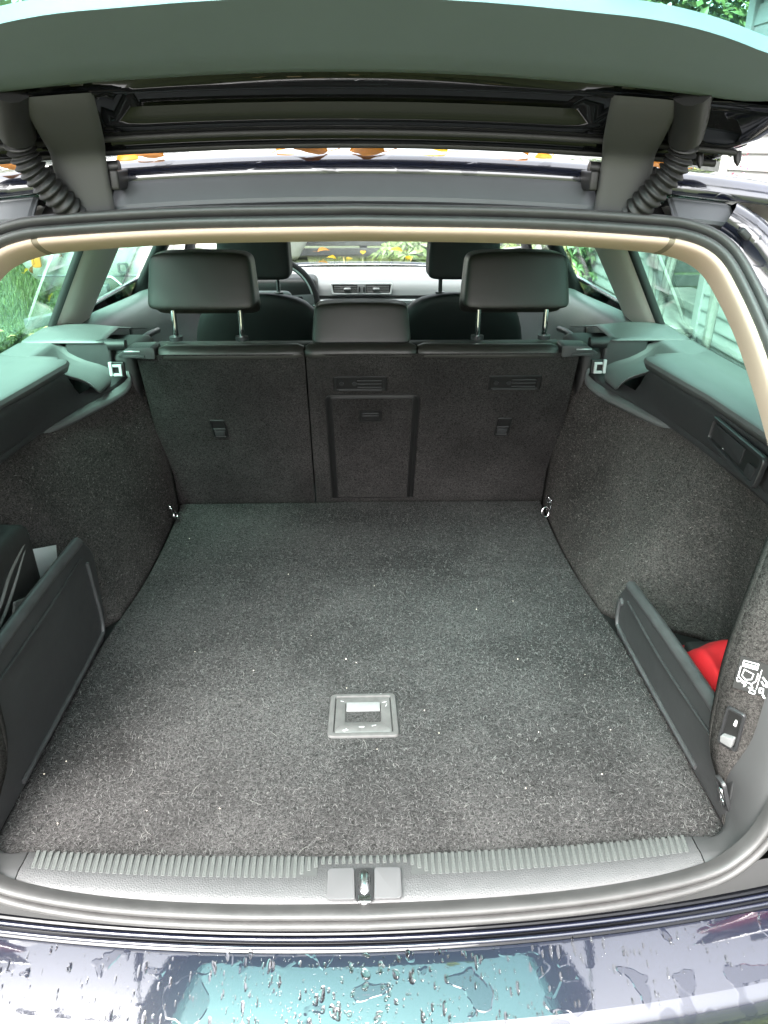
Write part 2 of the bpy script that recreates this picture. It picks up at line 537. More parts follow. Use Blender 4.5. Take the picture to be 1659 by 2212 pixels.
# roof skin: rear lip, then the long wet roof
rows = []
YR = [.276, .279, .288, .296, .33, .42, .6, .9, 1.3, 1.7, 2.1, 2.35]
ZR = [1.471, 1.483, 1.491, 1.4945, 1.4975, 1.503, 1.508, 1.512, 1.510, 1.500, 1.470, 1.440]
for y, z in zip(YR, ZR):
    row = []
    for i in range(41):
        x = -1+2*i/40
        w = .60+.02*sst(.3, 1, y)-.03*sst(1.8, 2.4, y)
        X = x*w
        row.append((X, y+.02*X*X*(1 if y < .5 else .3), z-.024*(X/.45)**2*1.0-.05*max(0, abs(x)-.86)**2*40*.2))
    rows.append(row)
grid('roof', rows, PAINT, car, thick=.004, autos=70)
rows = []
for y, z in ((.27, 1.418), (.4, 1.432), (.9, 1.446), (1.6, 1.442), (2.3, 1.405)):
    rows.append([(x*.55, y, z-.03*abs(x)**3) for x in [k/8-1 for k in range(17)]])
grid('headliner', rows, HEADLINER, car, thick=.006)

# body sides: lower flank with shoulder, sill and end; roof rails of the side frame
for s in (-1, 1):
    rows = []
    prof = [(.60, 1.385), (.625, 1.40), (.635, 1.415), (.62, 1.44)]      # cant rail above the side windows
    grid('cant_rail', [[(s*(x-.02*sst(2.2, 2.6, y)), y, z) for x, z in prof] for y in (.24, .5, 1, 1.5, 2, 2.3)], PAINT, car, thick=.02)
    prof = [(.815, 1.075), (.835, 1.068), (.855, 1.05), (.87, .95), (.895, .85), (.905, .7), (.895, .5), (.87, .35), (.80, .24)]
    rows = []
    for y in (-.04, .05, .2, .5, 1.0, 1.6, 2.2, 2.8, 3.2, 3.8, 4.1):
        k = .80 if y < 0 else 1-.11*sst(.35, -.04, y)-.12*sst(3.2, 4.2, y)
        rows.append([(s*x*k, y, z-.12*sst(3, 4.1, y)*sst(.6, 1.0, z)) for x, z in prof])
    grid('body_side', rows, PAINT, car, thick=.012)
    # wheels
    for wy in (.62, 3.30):
        tyre = []
        W = empty('wheel', (s*.80, wy, .32), car)
        prf = [(.20, -.10), (.26, -.105), (.305, -.10), (.32, -.07), (.32, .07), (.305, .10), (.26, .105), (.20, .10)]
        grid('tyre', [[(a*0+b*1.0, math.cos(2*math.pi*k/28)*a, math.sin(2*math.pi*k/28)*a) for a, b in prf] for k in range(28)], RUBBER_D, W, closed_v=True)
        prf = [(.02, .03), (.08, .05), (.16, .07), (.20, .095), (.205, .09), (.205, -.09)]
        grid('rim', [[(s*b, math.cos(2*math.pi*k/28)*a, math.sin(2*math.pi*k/28)*a) for a, b in prf] for k in range(28)], SILVER, W, closed_v=True)
# rear corners with tail lamps, outside the opening
LAMP_M = mat('red lamp lens', (.22, .006, .008), .08, coat=1.0)
for s in (-1, 1):
    rows = []
    for z in (.56, .7, .85, 1.0, 1.075):
        e = .02*sst(.9, 1.08, z)
        rows.append([(s*(.605-e), .10+e, z), (s*(.640-e), .035+e, z), (s*(.700-e), .004+e, z), (s*.765, .030+e, z), (s*.815, .12+e, z), (s*.845, .30, z)])
    quarter = grid('rear_quarter', rows, PAINT, car, thick=.006, autos=60)
    prism('tail_lamp', rpoly([(.645, .80), (.745, .80), (.745, 1.03), (.635, 1.03)], .02), .02, LAMP_M, quarter, ((0, .012, 0), (s, 0, 0), (0, 0, 1), (0, -1, 0)), .006, 3)
# underbody and bonnet
rbox('underbody', (1.40, 3.9, .05), (0, 2.0, .30), PLASTIC_D, car, .01)
rows = []
for y, z in ((3.18, .985), (3.4, .97), (3.7, .93), (3.95, .85), (4.08, .72), (4.12, .4)):
    rows.append([(x*.74, y-.10*x*x*(y-3.1), z-.06*abs(x)**3) for x in [k/8-1 for k in range(17)]])
grid('bonnet', rows, PAINT, car, thick=.01)

# bumper: curves away in plan; the top rolls over to a crease, then drops
def plan(x):
    a = abs(x)
    return .165*a*a+1.6*max(0, a-.62)**2.2
prof = []
y, z = -.1165, .5945
prof.append((y+.004, z-.006)); prof.append((y, z))
st = 18
for k in range(st):
    ph = R(9.6+8.6*(k/(st-1))**.9)
    d = .080/st
    y -= d*math.cos(ph); z -= d*math.sin(ph); prof.append((y, z))
crease_at = len(prof)-1
for k in range(10):
    ph = R(41+48*(k/9)**1.2)
    d = .0048
    y -= d*math.cos(ph); z -= d*math.sin(ph); prof.append((y, z))
prof += [(y+.001, z-.012), (y+.012, z-.03), (y+.04, z-.06), (y+.055, z-.14), (y+.05, z-.22), (y+.09, z-.26)]
bx = [k/60*1.72-.86 for k in range(61)]
rows = []
for (py, pz) in prof:
    rows.append([(x, py+plan(x), pz-.012*x*x) for x in bx])
bumper = grid('bumper', rows, PAINT, car, autos=14)

def bumper_point(x, u):
    """point and normal on the bumper's upper band, u 0..1 from the body to the crease"""
    k = 1+u*(crease_at-1); i = min(int(k), crease_at-1); f = k-i
    py = prof[i][0]*(1-f)+prof[i+1][0]*f; pz = prof[i][1]*(1-f)+prof[i+1][1]*f
    ty, tz = prof[i+1][0]-prof[i][0], prof[i+1][1]-prof[i][1]
    n = Vector((.056*x-.33*x*0.4, tz, -ty)).normalized()
    if n.z < 0: n = -n
    return Vector((x, py+plan(x), pz-.028*x*x)), n

# rain drops on the bumper: flattened, lopsided domes
def drops(name, spots, m, parent):
    V, F = [], []
    for p, n, rad, el, rot in spots:
        t = n.orthogonal().normalized(); t.rotate(__import__('mathutils').Quaternion(n, rot)); b = n.cross(t)
        seg, k0 = 12, len(V)
        ph = [rnd.uniform(.78, 1.18) for _ in range(seg)]
        ph = [(ph[i-1]+2*ph[i]+ph[(i+1) % seg])/4 for i in range(seg)]
        hh = min(rad*.26, .0014)
        for rr, h in ((1.0, -.0003), (.90, .45), (.62, .85), (.3, .97)):
            for i in range(seg):
                a = 2*math.pi*i/seg
                V.append(p+(t*math.cos(a)*el+b*math.sin(a))*rad*rr*ph[i]+n*(h*hh if h > 0 else h))
        V.append(p+n*hh)
        for j in range(3):
            for i in range(seg):
                F.append((k0+j*seg+i, k0+j*seg+(i+1) % seg, k0+(j+1)*seg+(i+1) % seg, k0+(j+1)*seg+i))
        for i in range(seg): F.append((k0+3*seg+i, k0+3*seg+(i+1) % seg, k0+4*seg))
    return mk(name, V, F, m, parent, True)
sp = []
for k in range(1700):
    x = rnd.uniform(-.56, .58); u = rnd.uniform(.02, 1.0)
    p, n = bumper_point(x, u)
    q = rnd.random()
    rad = rnd.uniform(.0006, .0017) if q < .80 else (rnd.uniform(.0018, .0040) if q < .96 else rnd.uniform(.0042, .0070))
    sp.append((p, n, rad, rnd.uniform(1, 1.9) if rad > .002 else rnd.uniform(.9, 1.3), rnd.uniform(0, 6.28)))
DROP = wet_paint('bead paint', film=False)
WATER = mat('rain water', (1, 1, 1), 0.0)
WATER.node_tree.nodes['Principled BSDF'].inputs['Transmission Weight'].default_value = 1.0
WATER.node_tree.nodes['Principled BSDF'].inputs['IOR'].default_value = 1.33
tag(drops('rain_drops', sp, WATER, bumper), kind='stuff')

# painted sill flange between seal and bumper: a dark gap and two rounded beads
rows = []
fl = [(-.092, .606), (-.096, .600), (-.100, .597), (-.107, .595), (-.114, .593), (-.1165, .588)]
XB = [k/40*1.24-.62 for k in range(41)]
for (py, pz) in fl:
    rows.append([(x, py+plan(x), pz-.012*x*x) for x in XB])
flange = grid('sill_flange', rows, PAINT_IN, car, thick=.0015, autos=70)
tube('flange_bead', [(x, -.1020+plan(x), .6012-.012*x*x) for x in XB], .0030, DROP, flange, 12)
tube('flange_bead', [(x, -.1112+plan(x), .5980-.012*x*x) for x in XB], .0026, DROP, flange, 12)
# black body strip that closes the gap under the seal
rows = []
for (py, pz) in ((-.080, .640), (-.092, .625), (-.098, .611)):
    rows.append([(x, py+plan(x), pz+.010*max(0, abs(x)-.4)) for x in [k/40*1.16-.58 for k in range(41)]])
grid('sill_inner_strip', rows, RUBBER_D, car)

# ------------------------------------------------------------------ boot floor
FZ = .63
rows = []
ys = [-.012, -.006, 0, .02, .1, .2, .3, .4, .5, .6, .7, .78, .9, 1.0, 1.1, 1.135, 1.148]
def floor_x(y): return lerp([-.02, .1, .3, .5, .7, .85, 1.0, 1.15], [.520, .527, .523, .513, .491, .485, .489, .497], y)
for y in ys:
    row = []
    for i in range(33):
        t = -1+2*i/32
        e = 1-abs(t)
        z = FZ-.006*max(0, 1-e/.02)**2
        if y < 0: z -= .006
        if y > 1.14: z -= .006
        row.append((t*floor_x(y), y, z))
    rows.append(row)
boot_floor = grid('boot_floor', rows, CARPET, car, autos=70)
m = boot_floor.modifiers.new('sub', 'SUBSURF'); m.levels = m.render_levels = 1
# soft mat layer over the front third gives the faint crosswise fold
rows = []
for y, dz in ((.745, -.0012), (.765, .0006), (.80, .0016), (.9, .0018), (1.05, .0018), (1.13, .0018)):
    rows.append([(t*(floor_x(y)-.006), y+.004*math.sin(t*5+1), FZ+dz) for t in [k/20-1 for k in range(41)]])
grid('floor_mat_fold', rows, CARPET, car, autos=70)
rbox('floor_tray', (1.44, 1.13, .02), (0, .590, FZ-.022), PLASTIC_D, car, .004)

# lint and hairs lying on the carpet
V, F = [], []
def hair(p, n, ln, w, curl, col_i, ang):
    t = Vector((math.cos(ang), math.sin(ang), 0)); t = (t-n*t.dot(n)).normalized(); b = n.cross(t)
    k0 = len(V); ns = 5
    for i in range(ns+1):
        s = i/ns
        a = curl*s
        q = p+t*(ln*s*math.cos(a*.6))+b*(ln*.5*math.sin(a)*s)+n*(.0006+.0012*math.sin(s*math.pi))
        V.append(q-b*w/2); V.append(q+b*w/2)
    for i in range(ns): F.append((k0+2*i, k0+2*i+1, k0+2*i+3, k0+2*i+2))
for k in range(2600):
    y = rnd.uniform(0.0, 1.1); x = rnd.uniform(-1, 1)*(floor_x(y)-.01)
    if abs(x) < .063 and .22 < y < .34: continue
    z = FZ+(.0018 if y > .77 else 0)
    q = rnd.random()
    hair(Vector((x, y, z)), Vector((0, 0, 1)), rnd.uniform(.003, .009) if q < .93 else rnd.uniform(.012, .03),
         rnd.uniform(.00022, .00045), rnd.uniform(-2.6, 2.6), 0, rnd.uniform(0, 6.28))
LINT_M = mat('lint', (0.20, 0.19, 0.18), 0.9, var=0.5, vscale=40)
tag(mk('lint', V, F, LINT_M, car, False), kind='stuff')
V, F = [], []
for k in range(26):
    y = rnd.uniform(0.02, .95); x = rnd.uniform(-1, 1)*(floor_x(y)-.03)
    if abs(x) < .07 and .2 < y < .35: continue
    r0 = rnd.uniform(.0008, .0018); k0 = len(V)
    c0 = Vector((x, y, FZ+.001+(.0018 if y > .77 else 0)))
    for d in ((1, 0, 0), (-1, 0, 0), (0, 1, 0), (0, -1, 0), (0, 0, 1), (0, 0, -1)):
        V.append(c0+Vector(d)*r0*rnd.uniform(.6, 1.3))
    F += [(k0+a, k0+b, k0+c) for a, b, c in ((0, 2, 4), (2, 1, 4), (1, 3, 4), (3, 0, 4), (2, 0, 5), (1, 2, 5), (3, 1, 5), (0, 3, 5))]
tag(mk('crumbs', V, F, mat('crumbs', (.55, .48, .40), .9, var=.4, vscale=60), car, False), kind='stuff')

# standing pile: short pale fibre ends all over the felt
def pile(name, sampler, count, parent, m, seed, lo=.0025, hi=.006):
    r_ = np.random.default_rng(seed)
    V, F = [], []
    a = r_.uniform(0, 2*math.pi, count); ln = r_.uniform(lo, hi, count); w = r_.uniform(.00022, .00042, count); cu = r_.uniform(-1.2, 1.2, count)
    for i in range(count):
        p, n = sampler(r_)
        t = Vector((math.cos(a[i]), math.sin(a[i]), .3*math.sin(a[i]*3))); t = (t-n*t.dot(n))
        if t.length < 1e-4: continue
        t.normalize(); b = n.cross(t); k0 = len(V)
        for s_ in (0, .5, 1):
            q = p+t*(ln[i]*s_)+b*(ln[i]*.4*cu[i]*s_*s_)+n*(.0003+.0016*math.sin(s_*2.2))
            V.append(q-b*w[i]); V.append(q+b*w[i])
        F += [(k0, k0+1, k0+3, k0+2), (k0+2, k0+3, k0+5, k0+4)]
    me = bpy.data.meshes.new(name); me.from_pydata(V, [], F); me.update()
    return tag(link(name, me, m, parent), kind='stuff')
PILE_M = mat('fibre ends', (0.080, 0.078, 0.076), 0.9, var=0.6, vscale=70)
PILE_W = mat('lining fibre ends', (0.066, 0.058, 0.052), 0.9, var=0.6, vscale=70)
UPV = Vector((0, 0, 1))
def floor_sample(r_):
    while True:
        y = r_.uniform(0, 1.13); x = r_.uniform(-1, 1)*(floor_x(y)-.006)
        if not (abs(x) < .062 and .222 < y < .334): break
    return Vector((x, y, FZ+(.0018 if y > .77 else 0))), UPV
pile('carpet_pile', floor_sample, 26000, boot_floor, PILE_M, 1)

# recessed lifting handle in the floor
hf = ((0, .278, FZ+.0005), (1, 0, 0), (0, 1, 0), (0, 0, 1))
fh = empty('floor_handle', (0, 0, 0), car)
oo = rpoly([(-.0595, -.0535), (.0595, -.0535), (.0575, .0535), (-.0575, .0535)], .010)
ii = rpoly([(-.0495, -.0435), (.0495, -.0435), (.0480, .0455), (-.0480, .0455)], .005)
ring('handle_frame', oo, ii, .0042, HANDLE_M, fh, hf, [(0, -.003), (0, .0015), (.12, .0034), (.5, .0042), (.88, .0036), (1, .0016), (1, -.004)])
pl = rpoly([(-.0482, -.0422), (.0482, -.0422), (.0467, .0442), (-.0467, .0442)], .005)
hole = rpoly([(-.030, -.017), (.030, -.017), (.030, .030), (-.030, .030)], .004)
ring('handle_plate', pl, hole, .003, HANDLE_M, fh, hf, [(0, -.004), (0, .0012), (.06, .0024), (.9, .0022), (.97, .0012), (1, -.002), (1, -.012)])
rbox('handle_well', (.064, .052, .002), (0, .2845, FZ-.010), PLASTIC_D, fh, 0)
rbox('grip', (.058, .019, .004), (0, .2975, FZ+.0022), mat('worn light plastic', (.15, .148, .148), .4, var=.1, vscale=80), fh, .0012, 2, rot=(R(7), 0, 0))
rbox('grip_lip', (.058, .0022, .006), (0, .2815, FZ-.0035), PLASTIC, fh, .0007, 2)
for k in range(9):
    a = rnd.uniform(-.5, .9); x0, y0 = rnd.choice([(-.037, .312), (.037, .308), (.04, .30), (.01, .248), (.018, .25), (-.003, .247), (.043, .295), (.03, .33), (-.03, .24)])
    L_ = rnd.uniform(.004, .010)
    me = rbox_mesh('scratch', (L_, .0009, .0003), 0)
    o = link('scratch', me, mat('scratch', (.5, .5, .5), .7) if 'scratch' not in bpy.data.materials else bpy.data.materials['scratch'], fh, (x0, y0, FZ+.0034))
    o.rotation_euler = (0, 0, a*1.6)

# ------------------------------------------------------------------ side linings
def wall_top(y):
    return (lerp([.02, .2, .45, .7, .9, 1.0, 1.08, 1.13], [.630, .665, .672, .655, .622, .590, .548, .522], y),
            lerp([.02, .3, .6, .8, 1.0, 1.13], [.965, .985, .985, .985, .985, 1.04], y))
def wall_x(y, t):
    """inner face of the side lining at distance y, t 0 floor .. 1 top"""
    fx = floor_x(max(0, y))+.003
    tx, tz = wall_top(y)
    pocket = sst(.60, .47, y)
    bottom = fx+(.70-fx)*pocket
    arch = .004*math.exp(-((y-.85)/.2)**2)*math.sin(math.pi*min(1, t*1.05))
    k = t**1.12*(1-pocket)+t*pocket
    x = bottom+(tx-bottom)*k-arch*(1-pocket)
    return x
def wall_pt(y, t, s, off=0):
    tx, tz = wall_top(y)
    return Vector((s*(wall_x(y, t)-off), y, FZ-.012+(tz-FZ+.012)*t))
BEAD_M = mat('edge highlight plastic', (.042, .042, .043), .42, rvar=.1, vscale=30, var=.25)  # lighter than the board: bead and rim highlights painted into the colour
sides = {}
for s in (-1, 1):
    rows = []
    for k in range(45):
        y = .02+k/44*1.11
        rows.append([wall_pt(y, j/22, s) for j in range(23)])
    sides[s] = grid('side_lining', rows, CARPET_W, car, thick=.004, autos=70)
    # lint on the linings
    V, F = [], []
    for q in range(520):
        y = rnd.uniform(.12, 1.05); t = rnd.uniform(.05, .97)
        p = wall_pt(y, t, s); n = (wall_pt(y+.01, t, s)-p).cross(wall_pt(y, t+.01, s)-p).normalized()
        if n.x*s > 0: n = -n
        hair(p+n*.0022, n, rnd.uniform(.003, .008), rnd.uniform(.0003, .0006), rnd.uniform(-2.6, 2.6), 0, rnd.uniform(0, 6.28))
    tag(mk('lining_lint', V, F, LINT_M, sides[s], False), kind='stuff')
    def wall_sample(r_):
        y = r_.uniform(.10, 1.10); t = r_.uniform(.03, .98)
        p = wall_pt(y, t, s); n = (wall_pt(y+.01, t, s)-p).cross(wall_pt(y, t+.01, s)-p).normalized()
        if n.x*s > 0: n = -n
        return p+n*.0021, n
    pile('lining_pile', wall_sample, 9000, sides[s], PILE_W, 5+s)
    # dark plastic band between lining and ledge
    rows = []
    for k in range(31):
        y = .05+k/30*1.0
        tx, tz = wall_top(y)
        ix = lerp([.1, .4, .61, .9, 1.05], [.655, .655, .645, .628, .60], y)
        rows.append([(s*(tx+.001), y, tz-.010), (s*(tx-.004), y, tz+.002), (s*(tx-.002), y, tz+.010), (s*(ix+.004), y, tz+.022), (s*(ix+.006), y, 1.060-.058*sst(.87, .91, y)), (s*(ix+.008), y, 1.078-.072*sst(.87, .91, y))])
    grid('lining_band', rows, PLASTIC, car, thick=.003, autos=45)
    # lit lip along the top of the lining, with its upright tab by the seat
    rows = []
    for y, w, dz in ((.70, .002, 0), (.76, .012, -.002), (.84, .024, -.004), (.92, .030, -.004), (1.0, .036, -.001), (1.045, .038, .012), (1.062, .030, .030), (1.066, .024, .052)):
        tx, tz = wall_top(min(y, 1.02)); tz = .985+dz
        rows.append([(s*(tx+.016), y, tz+.004), (s*(tx-w*.5+.006), y, tz+.004), (s*(tx-w+.006), y, tz+.001), (s*(tx-w+.004), y, tz-.007), (s*(tx-w+.012), y, tz-.014)])
    grid('cover_rest', rows, LEDGE_M, car, thick=.003, autos=40, sub=1)
    # ledge under the quarter window
    inner = [(.655, .10), (.656, .40), (.651, .61), (.640, .72), (.626, .875), (.632, .90), (.655, .905), (.662, .925), (.700, .93)]
    outer = [(.775, .10), (.788, .40), (.790, .61), (.788, .72), (.786, .875), (.786, .90), (.785, .905), (.784, .925), (.782, .93)]
    rows = []
    for dz, inset in ((1.072, .004), (1.083, .0), (1.089, .003), (1.0915, .008)):
        rows.append([(s*(x+inset*.8), y-(inset if y > .87 else 0), dz-.02*max(0, .35-y)) for x, y in inner])
    for f in (.3, .6, 1):
        rows.append([(s*(a+.0065+(c-a)*f), y-(.008 if y > .87 else 0), 1.0915+.003*f-.02*max(0, .35-y)) for (a, y), (c, _) in zip(inner, outer)])
    sides[s, 'ledge'] = grid('window_ledge', rows, LEDGE_M, car, thick=.003, autos=35)
    # cover-roller holder: trough with rounded floor, end block and the collar round the pillar foot
    rows = []
    for y in (.905, .915, .93, .95, .975, 1.0, 1.02, 1.04, 1.052):
        e = sst(.905, .925, y)*(1-sst(1.035, 1.052, y))
        pr = [(.800, 1.094), (.725, 1.094), (.716, 1.090), (.710, 1.078), (.690, 1.058-.01*e), (.650, 1.040), (.615, 1.034-.012*math.sin((y-.9)*20)*.6), (.596, 1.018), (.588, 1.004)]
        rows.append([(s*x, y, z+(1-e)*(1.094-z)*(.75 if x > .66 else .25)) for x, z in pr])
    grid('roller_holder', rows, LEDGE_M, car, thick=.003, autos=40, sub=1)
    rbox('holder_end', (.105, .034, .070), (s*.640, 1.062, 1.062), PLASTIC, car, .008, 3)
    rows = []
    for k in range(13):
        a = k/12
        x = .60+.19*a
        h = .011*math.sin(math.pi*a)**.8
        rows.append([(s*x, 1.040, 1.094), (s*(x+.004), 1.060, 1.0945+h*.4), (s*(x+.008), 1.12, 1.094+h), (s*(x+.010), 1.20, 1.094+h*.9), (s*(x+.012), 1.45, 1.04)])
    grid('pillar_collar', rows, LEDGE_M, car, thick=.003, autos=60)
    # pale clip on the holder's end
    cl = empty('cover_clip', (0, 0, 0), car)
    cx, cy_, cz = s*.566, 1.0, 1.040
    CLIP_M = bpy.data.materials.get('pale clip') or mat('pale clip', (.42, .44, .44), .4)
    rbox('clip_back', (.034, .010, .034), (cx, cy_+.010, cz), PLASTIC_D, cl, .002)
    rbox('clip_arm', (.007, .008, .032), (cx+s*.012, cy_-.001, cz+.003), CLIP_M, cl, .001)
    rbox('clip_bar', (.020, .007, .005), (cx-s*.003, cy_-.001, cz+.0105), CLIP_M, cl, .001)
    rbox('clip_bar', (.020, .007, .006), (cx-s*.003, cy_-.001, cz-.0105), CLIP_M, cl, .001)
    rbox('clip_bar', (.006, .007, .016), (cx-s*.010, cy_-.001, cz), CLIP_M, cl, .001)
    # pocket cover: plastic board standing on the floor edge
    zt0, zt1 = (.858, .862) if s < 0 else (.748, .765)
    fr = ((s*.530, 0, 0), (0, 1, 0), (0, 0, 1), (-s, 0, 0))
    poly = [(.030, .634), (.515, .624), (.545, .66), (.548 if s < 0 else .535, zt0-.045), (.500, zt0), (.040, zt1)]
    pts = rpoly(poly, [.004, .004, .01, .03, .02, .004])
    board = prism('pocket_cover', pts, .016, PANEL_M, car, fr, .005, 3)
    ln = cr([(s*.5125, .505, zt0-.05), (s*.5125, .520, .70), (s*.5125, .520, .652), (s*.5125, .49, .642), (s*.5125, .32, .642), (s*.5125, .13, .645)], 5)
    tube('panel_bead', ln, .0042, BEAD_M, board, 8)
    ln = cr([(s*.5125, .485, zt0-.03), (s*.5125, .3, zt0-.034), (s*.5125, .08, zt1-.036)], 4)
    tube('panel_bead', ln, .0026, PANEL_M, board, 6)
    tube('panel_rim', cr([(s*.522, .505, zt0-.006), (s*.522, .3, (zt0+zt1)/2), (s*.522, .05, zt1)], 4), .0105, BEAD_M, board, 10)

# chrome lashing eyes
def eye(loc, s, rot):
    e = empty('lashing_eye', loc, car)
    rbox('eye_plate', (.006, .020, .036), (s*.004, 0, .012), CHROME, e, .002)
    rbox('eye_tongue', (.008, .012, .022), (-s*.002, .004, .026), CHROME, e, .003, rot=(R(12), 0, 0))
    pts = [(0-s*(.012+.010*math.cos(a)), -.010+.003*math.sin(a), -.004+.013*math.sin(a)) for a in [2*math.pi*k/20 for k in range(20)]]
    tube('eye_ring', pts, .0026, CHROME, e, 8, closed=True)
    e.rotation_euler = rot
    return e
eye((.492, 1.035, .652), 1, (0, 0, R(8)))
eye((-.489, 1.01, .657), -1, (0, 0, R(75))).scale = (.75, .75, .75)

# release-lever panel in the right-hand band
lv = empty('lever_panel', (0, 0, 0), car)
lf = ((.645, .450, 1.043), (0, -1, -.02), (.12, 0, 1), (-1, 0, .12))
oo = rpoly([(-.105, -.022), (.085, -.034), (.090, .022), (-.105, .024)], [.008, .012, .014, .006])
ii = rpoly([(-.098, -.016), (.074, -.026), (.078, .014), (-.098, .018)], [.006, .010, .010, .005])
ring('lever_frame', oo, ii, .008, PLASTIC_S, lv, lf)
prism('lever_well', ii, .002, PLASTIC_D, lv, lf)
prism('release_lever', rpoly([(-.094, -.013), (.020, -.018), (.020, .012), (-.094, .014)], .004), .0035, PLASTIC_S, lv, ((.6435, .450, 1.043), (0, -1, -.02), (.12, 0, 1), (-1, 0, .12)), .001)
prism('lever_catch', rpoly([(.044, -.022), (.070, -.025), (.072, -.002), (.046, -.002)], .004), .006, PLASTIC_S, lv, ((.6435, .450, 1.043), (0, -1, -.02), (.12, 0, 1), (-1, 0, .12)), .001)
LAB_W = mat('white print', (.8, .8, .8), .6)
sf = ((.6400, .5015, 1.041), (0, -1, -.02), (.12, 0, 1), (-1, 0, .12))
prism('lever_symbol', [(.004, -.010), (.0085, -.012), (.012, .008), (.0085, .009), (.0068, -.004)], .0004, LAB_W, lv, sf)
prism('lever_symbol', [(-.004, -.006), (.003, -.009), (.0035, -.0055), (-.003, -.0025)], .0004, LAB_W, lv, sf)
prism('lever_symbol', [(-.002, .001), (.002, .0045), (.006, .004), (.005, .0015), (.001, .0)], .0004, LAB_W, lv, sf)

# ------------------------------------------------------------------ sill and corner trims
def sill_d(x, y):
    f = min(1, max(0, (y+.089)/.077))            # 0 outer edge .. 1 inner edge
    return .165*x*x*(1-f)+.075*x*x*f
def sill_row(x):
    pr = [(-.010, .622), (-.0105, .636), (-.0135, .643), (-.019, .6475), (-.045, .6485), (-.052, .6500), (-.060, .6500), (-.072, .6485), (-.081, .6455), (-.0865, .641), (-.089, .630)]
    return [(x, y+sill_d(x, y), z+.004*(abs(x)/.45)**4) for y, z in pr]
sill = grid('sill_trim', [sill_row(-.4505+k/60*.901) for k in range(61)], SILL_M, car, autos=60)
# the rib field stands on a slightly darker bed
for s in (-1, 1):
    rows = []
    for k in range(25):
        x = s*(.062+k/24*.376)
        zz = .004*(abs(x)/.45)**4
        rows.append([(x, y+sill_d(x, y), z+zz) for y, z in ((-.0170, .6482), (-.030, .6490), (-.0490, .6494))])
    grid('rib_bed', rows, GROOVE_M, sill)
rib_me = rbox_mesh('rib', (.0052, .0330, .0017), .0006, 1)
rib_me.materials.append(RIB_M)
n_rib = 42
for s in (-1, 1):
    for k in range(n_rib):
        x = s*(.064+k*(.372/(n_rib-1)))
        o = link('rib', rib_me, None, sill, (x, -.0335+sill_d(x, -.0335), .6497+.004*(abs(x)/.45)**4))
        o.rotation_euler = (R(2.0), 0, -math.atan(.22*x))
        o.scale = (1, 1-.18*(abs(x)/.45)**2, 1)
        if k < 3: o.scale = (1, .45+.18*k, 1); o.location.y += .006*(3-k)/3
for k in range(13):
    o = link('rib', rib_me, None, sill, (-.0546+k*.0091, -.0235, .6486)); o.scale = (1, .36, 1)
# latch cover and striker
lc = empty('latch_cover', (0, 0, 0), car)
lfz = .6505
for s in (-1, 1):
    prism('cover_half', rpoly([(s*.012, -.086), (s*.0475, -.086), (s*.0475, -.040), (s*.0135, -.040)], [.002, .006, .006, .004]), .0042,
          mat('smooth grey cover', (.085, .085, .087), .35, rvar=.05, vscale=30) if 'smooth grey cover' not in bpy.data.materials else bpy.data.materials['smooth grey cover'],
          lc, ((0, 0, lfz-.0015), (1, 0, 0), (0, 1, -.03), (0, 0, 1)), .0012, 2)
prism('striker_well', rpoly([(-.0112, -.088), (.0112, -.088), (.0112, -.040), (-.0112, -.040)], .003), .0022, PLASTIC_S, lc, ((0, 0, lfz-.0008), (1, 0, 0), (0, 1, -.03), (0, 0, 1)))
tube('striker', cr([(0, -.044, lfz-.010), (0, -.047, lfz-.003), (0, -.054, lfz+.002), (0, -.066, lfz+.001), (0, -.075, lfz-.003), (0, -.080, lfz-.010)], 4), lambda i: .0080, STEEL, lc, 14)
rbox('striker_foot', (.016, .010, .003), (0, -.085, lfz+.0025), STEEL, lc, .001)

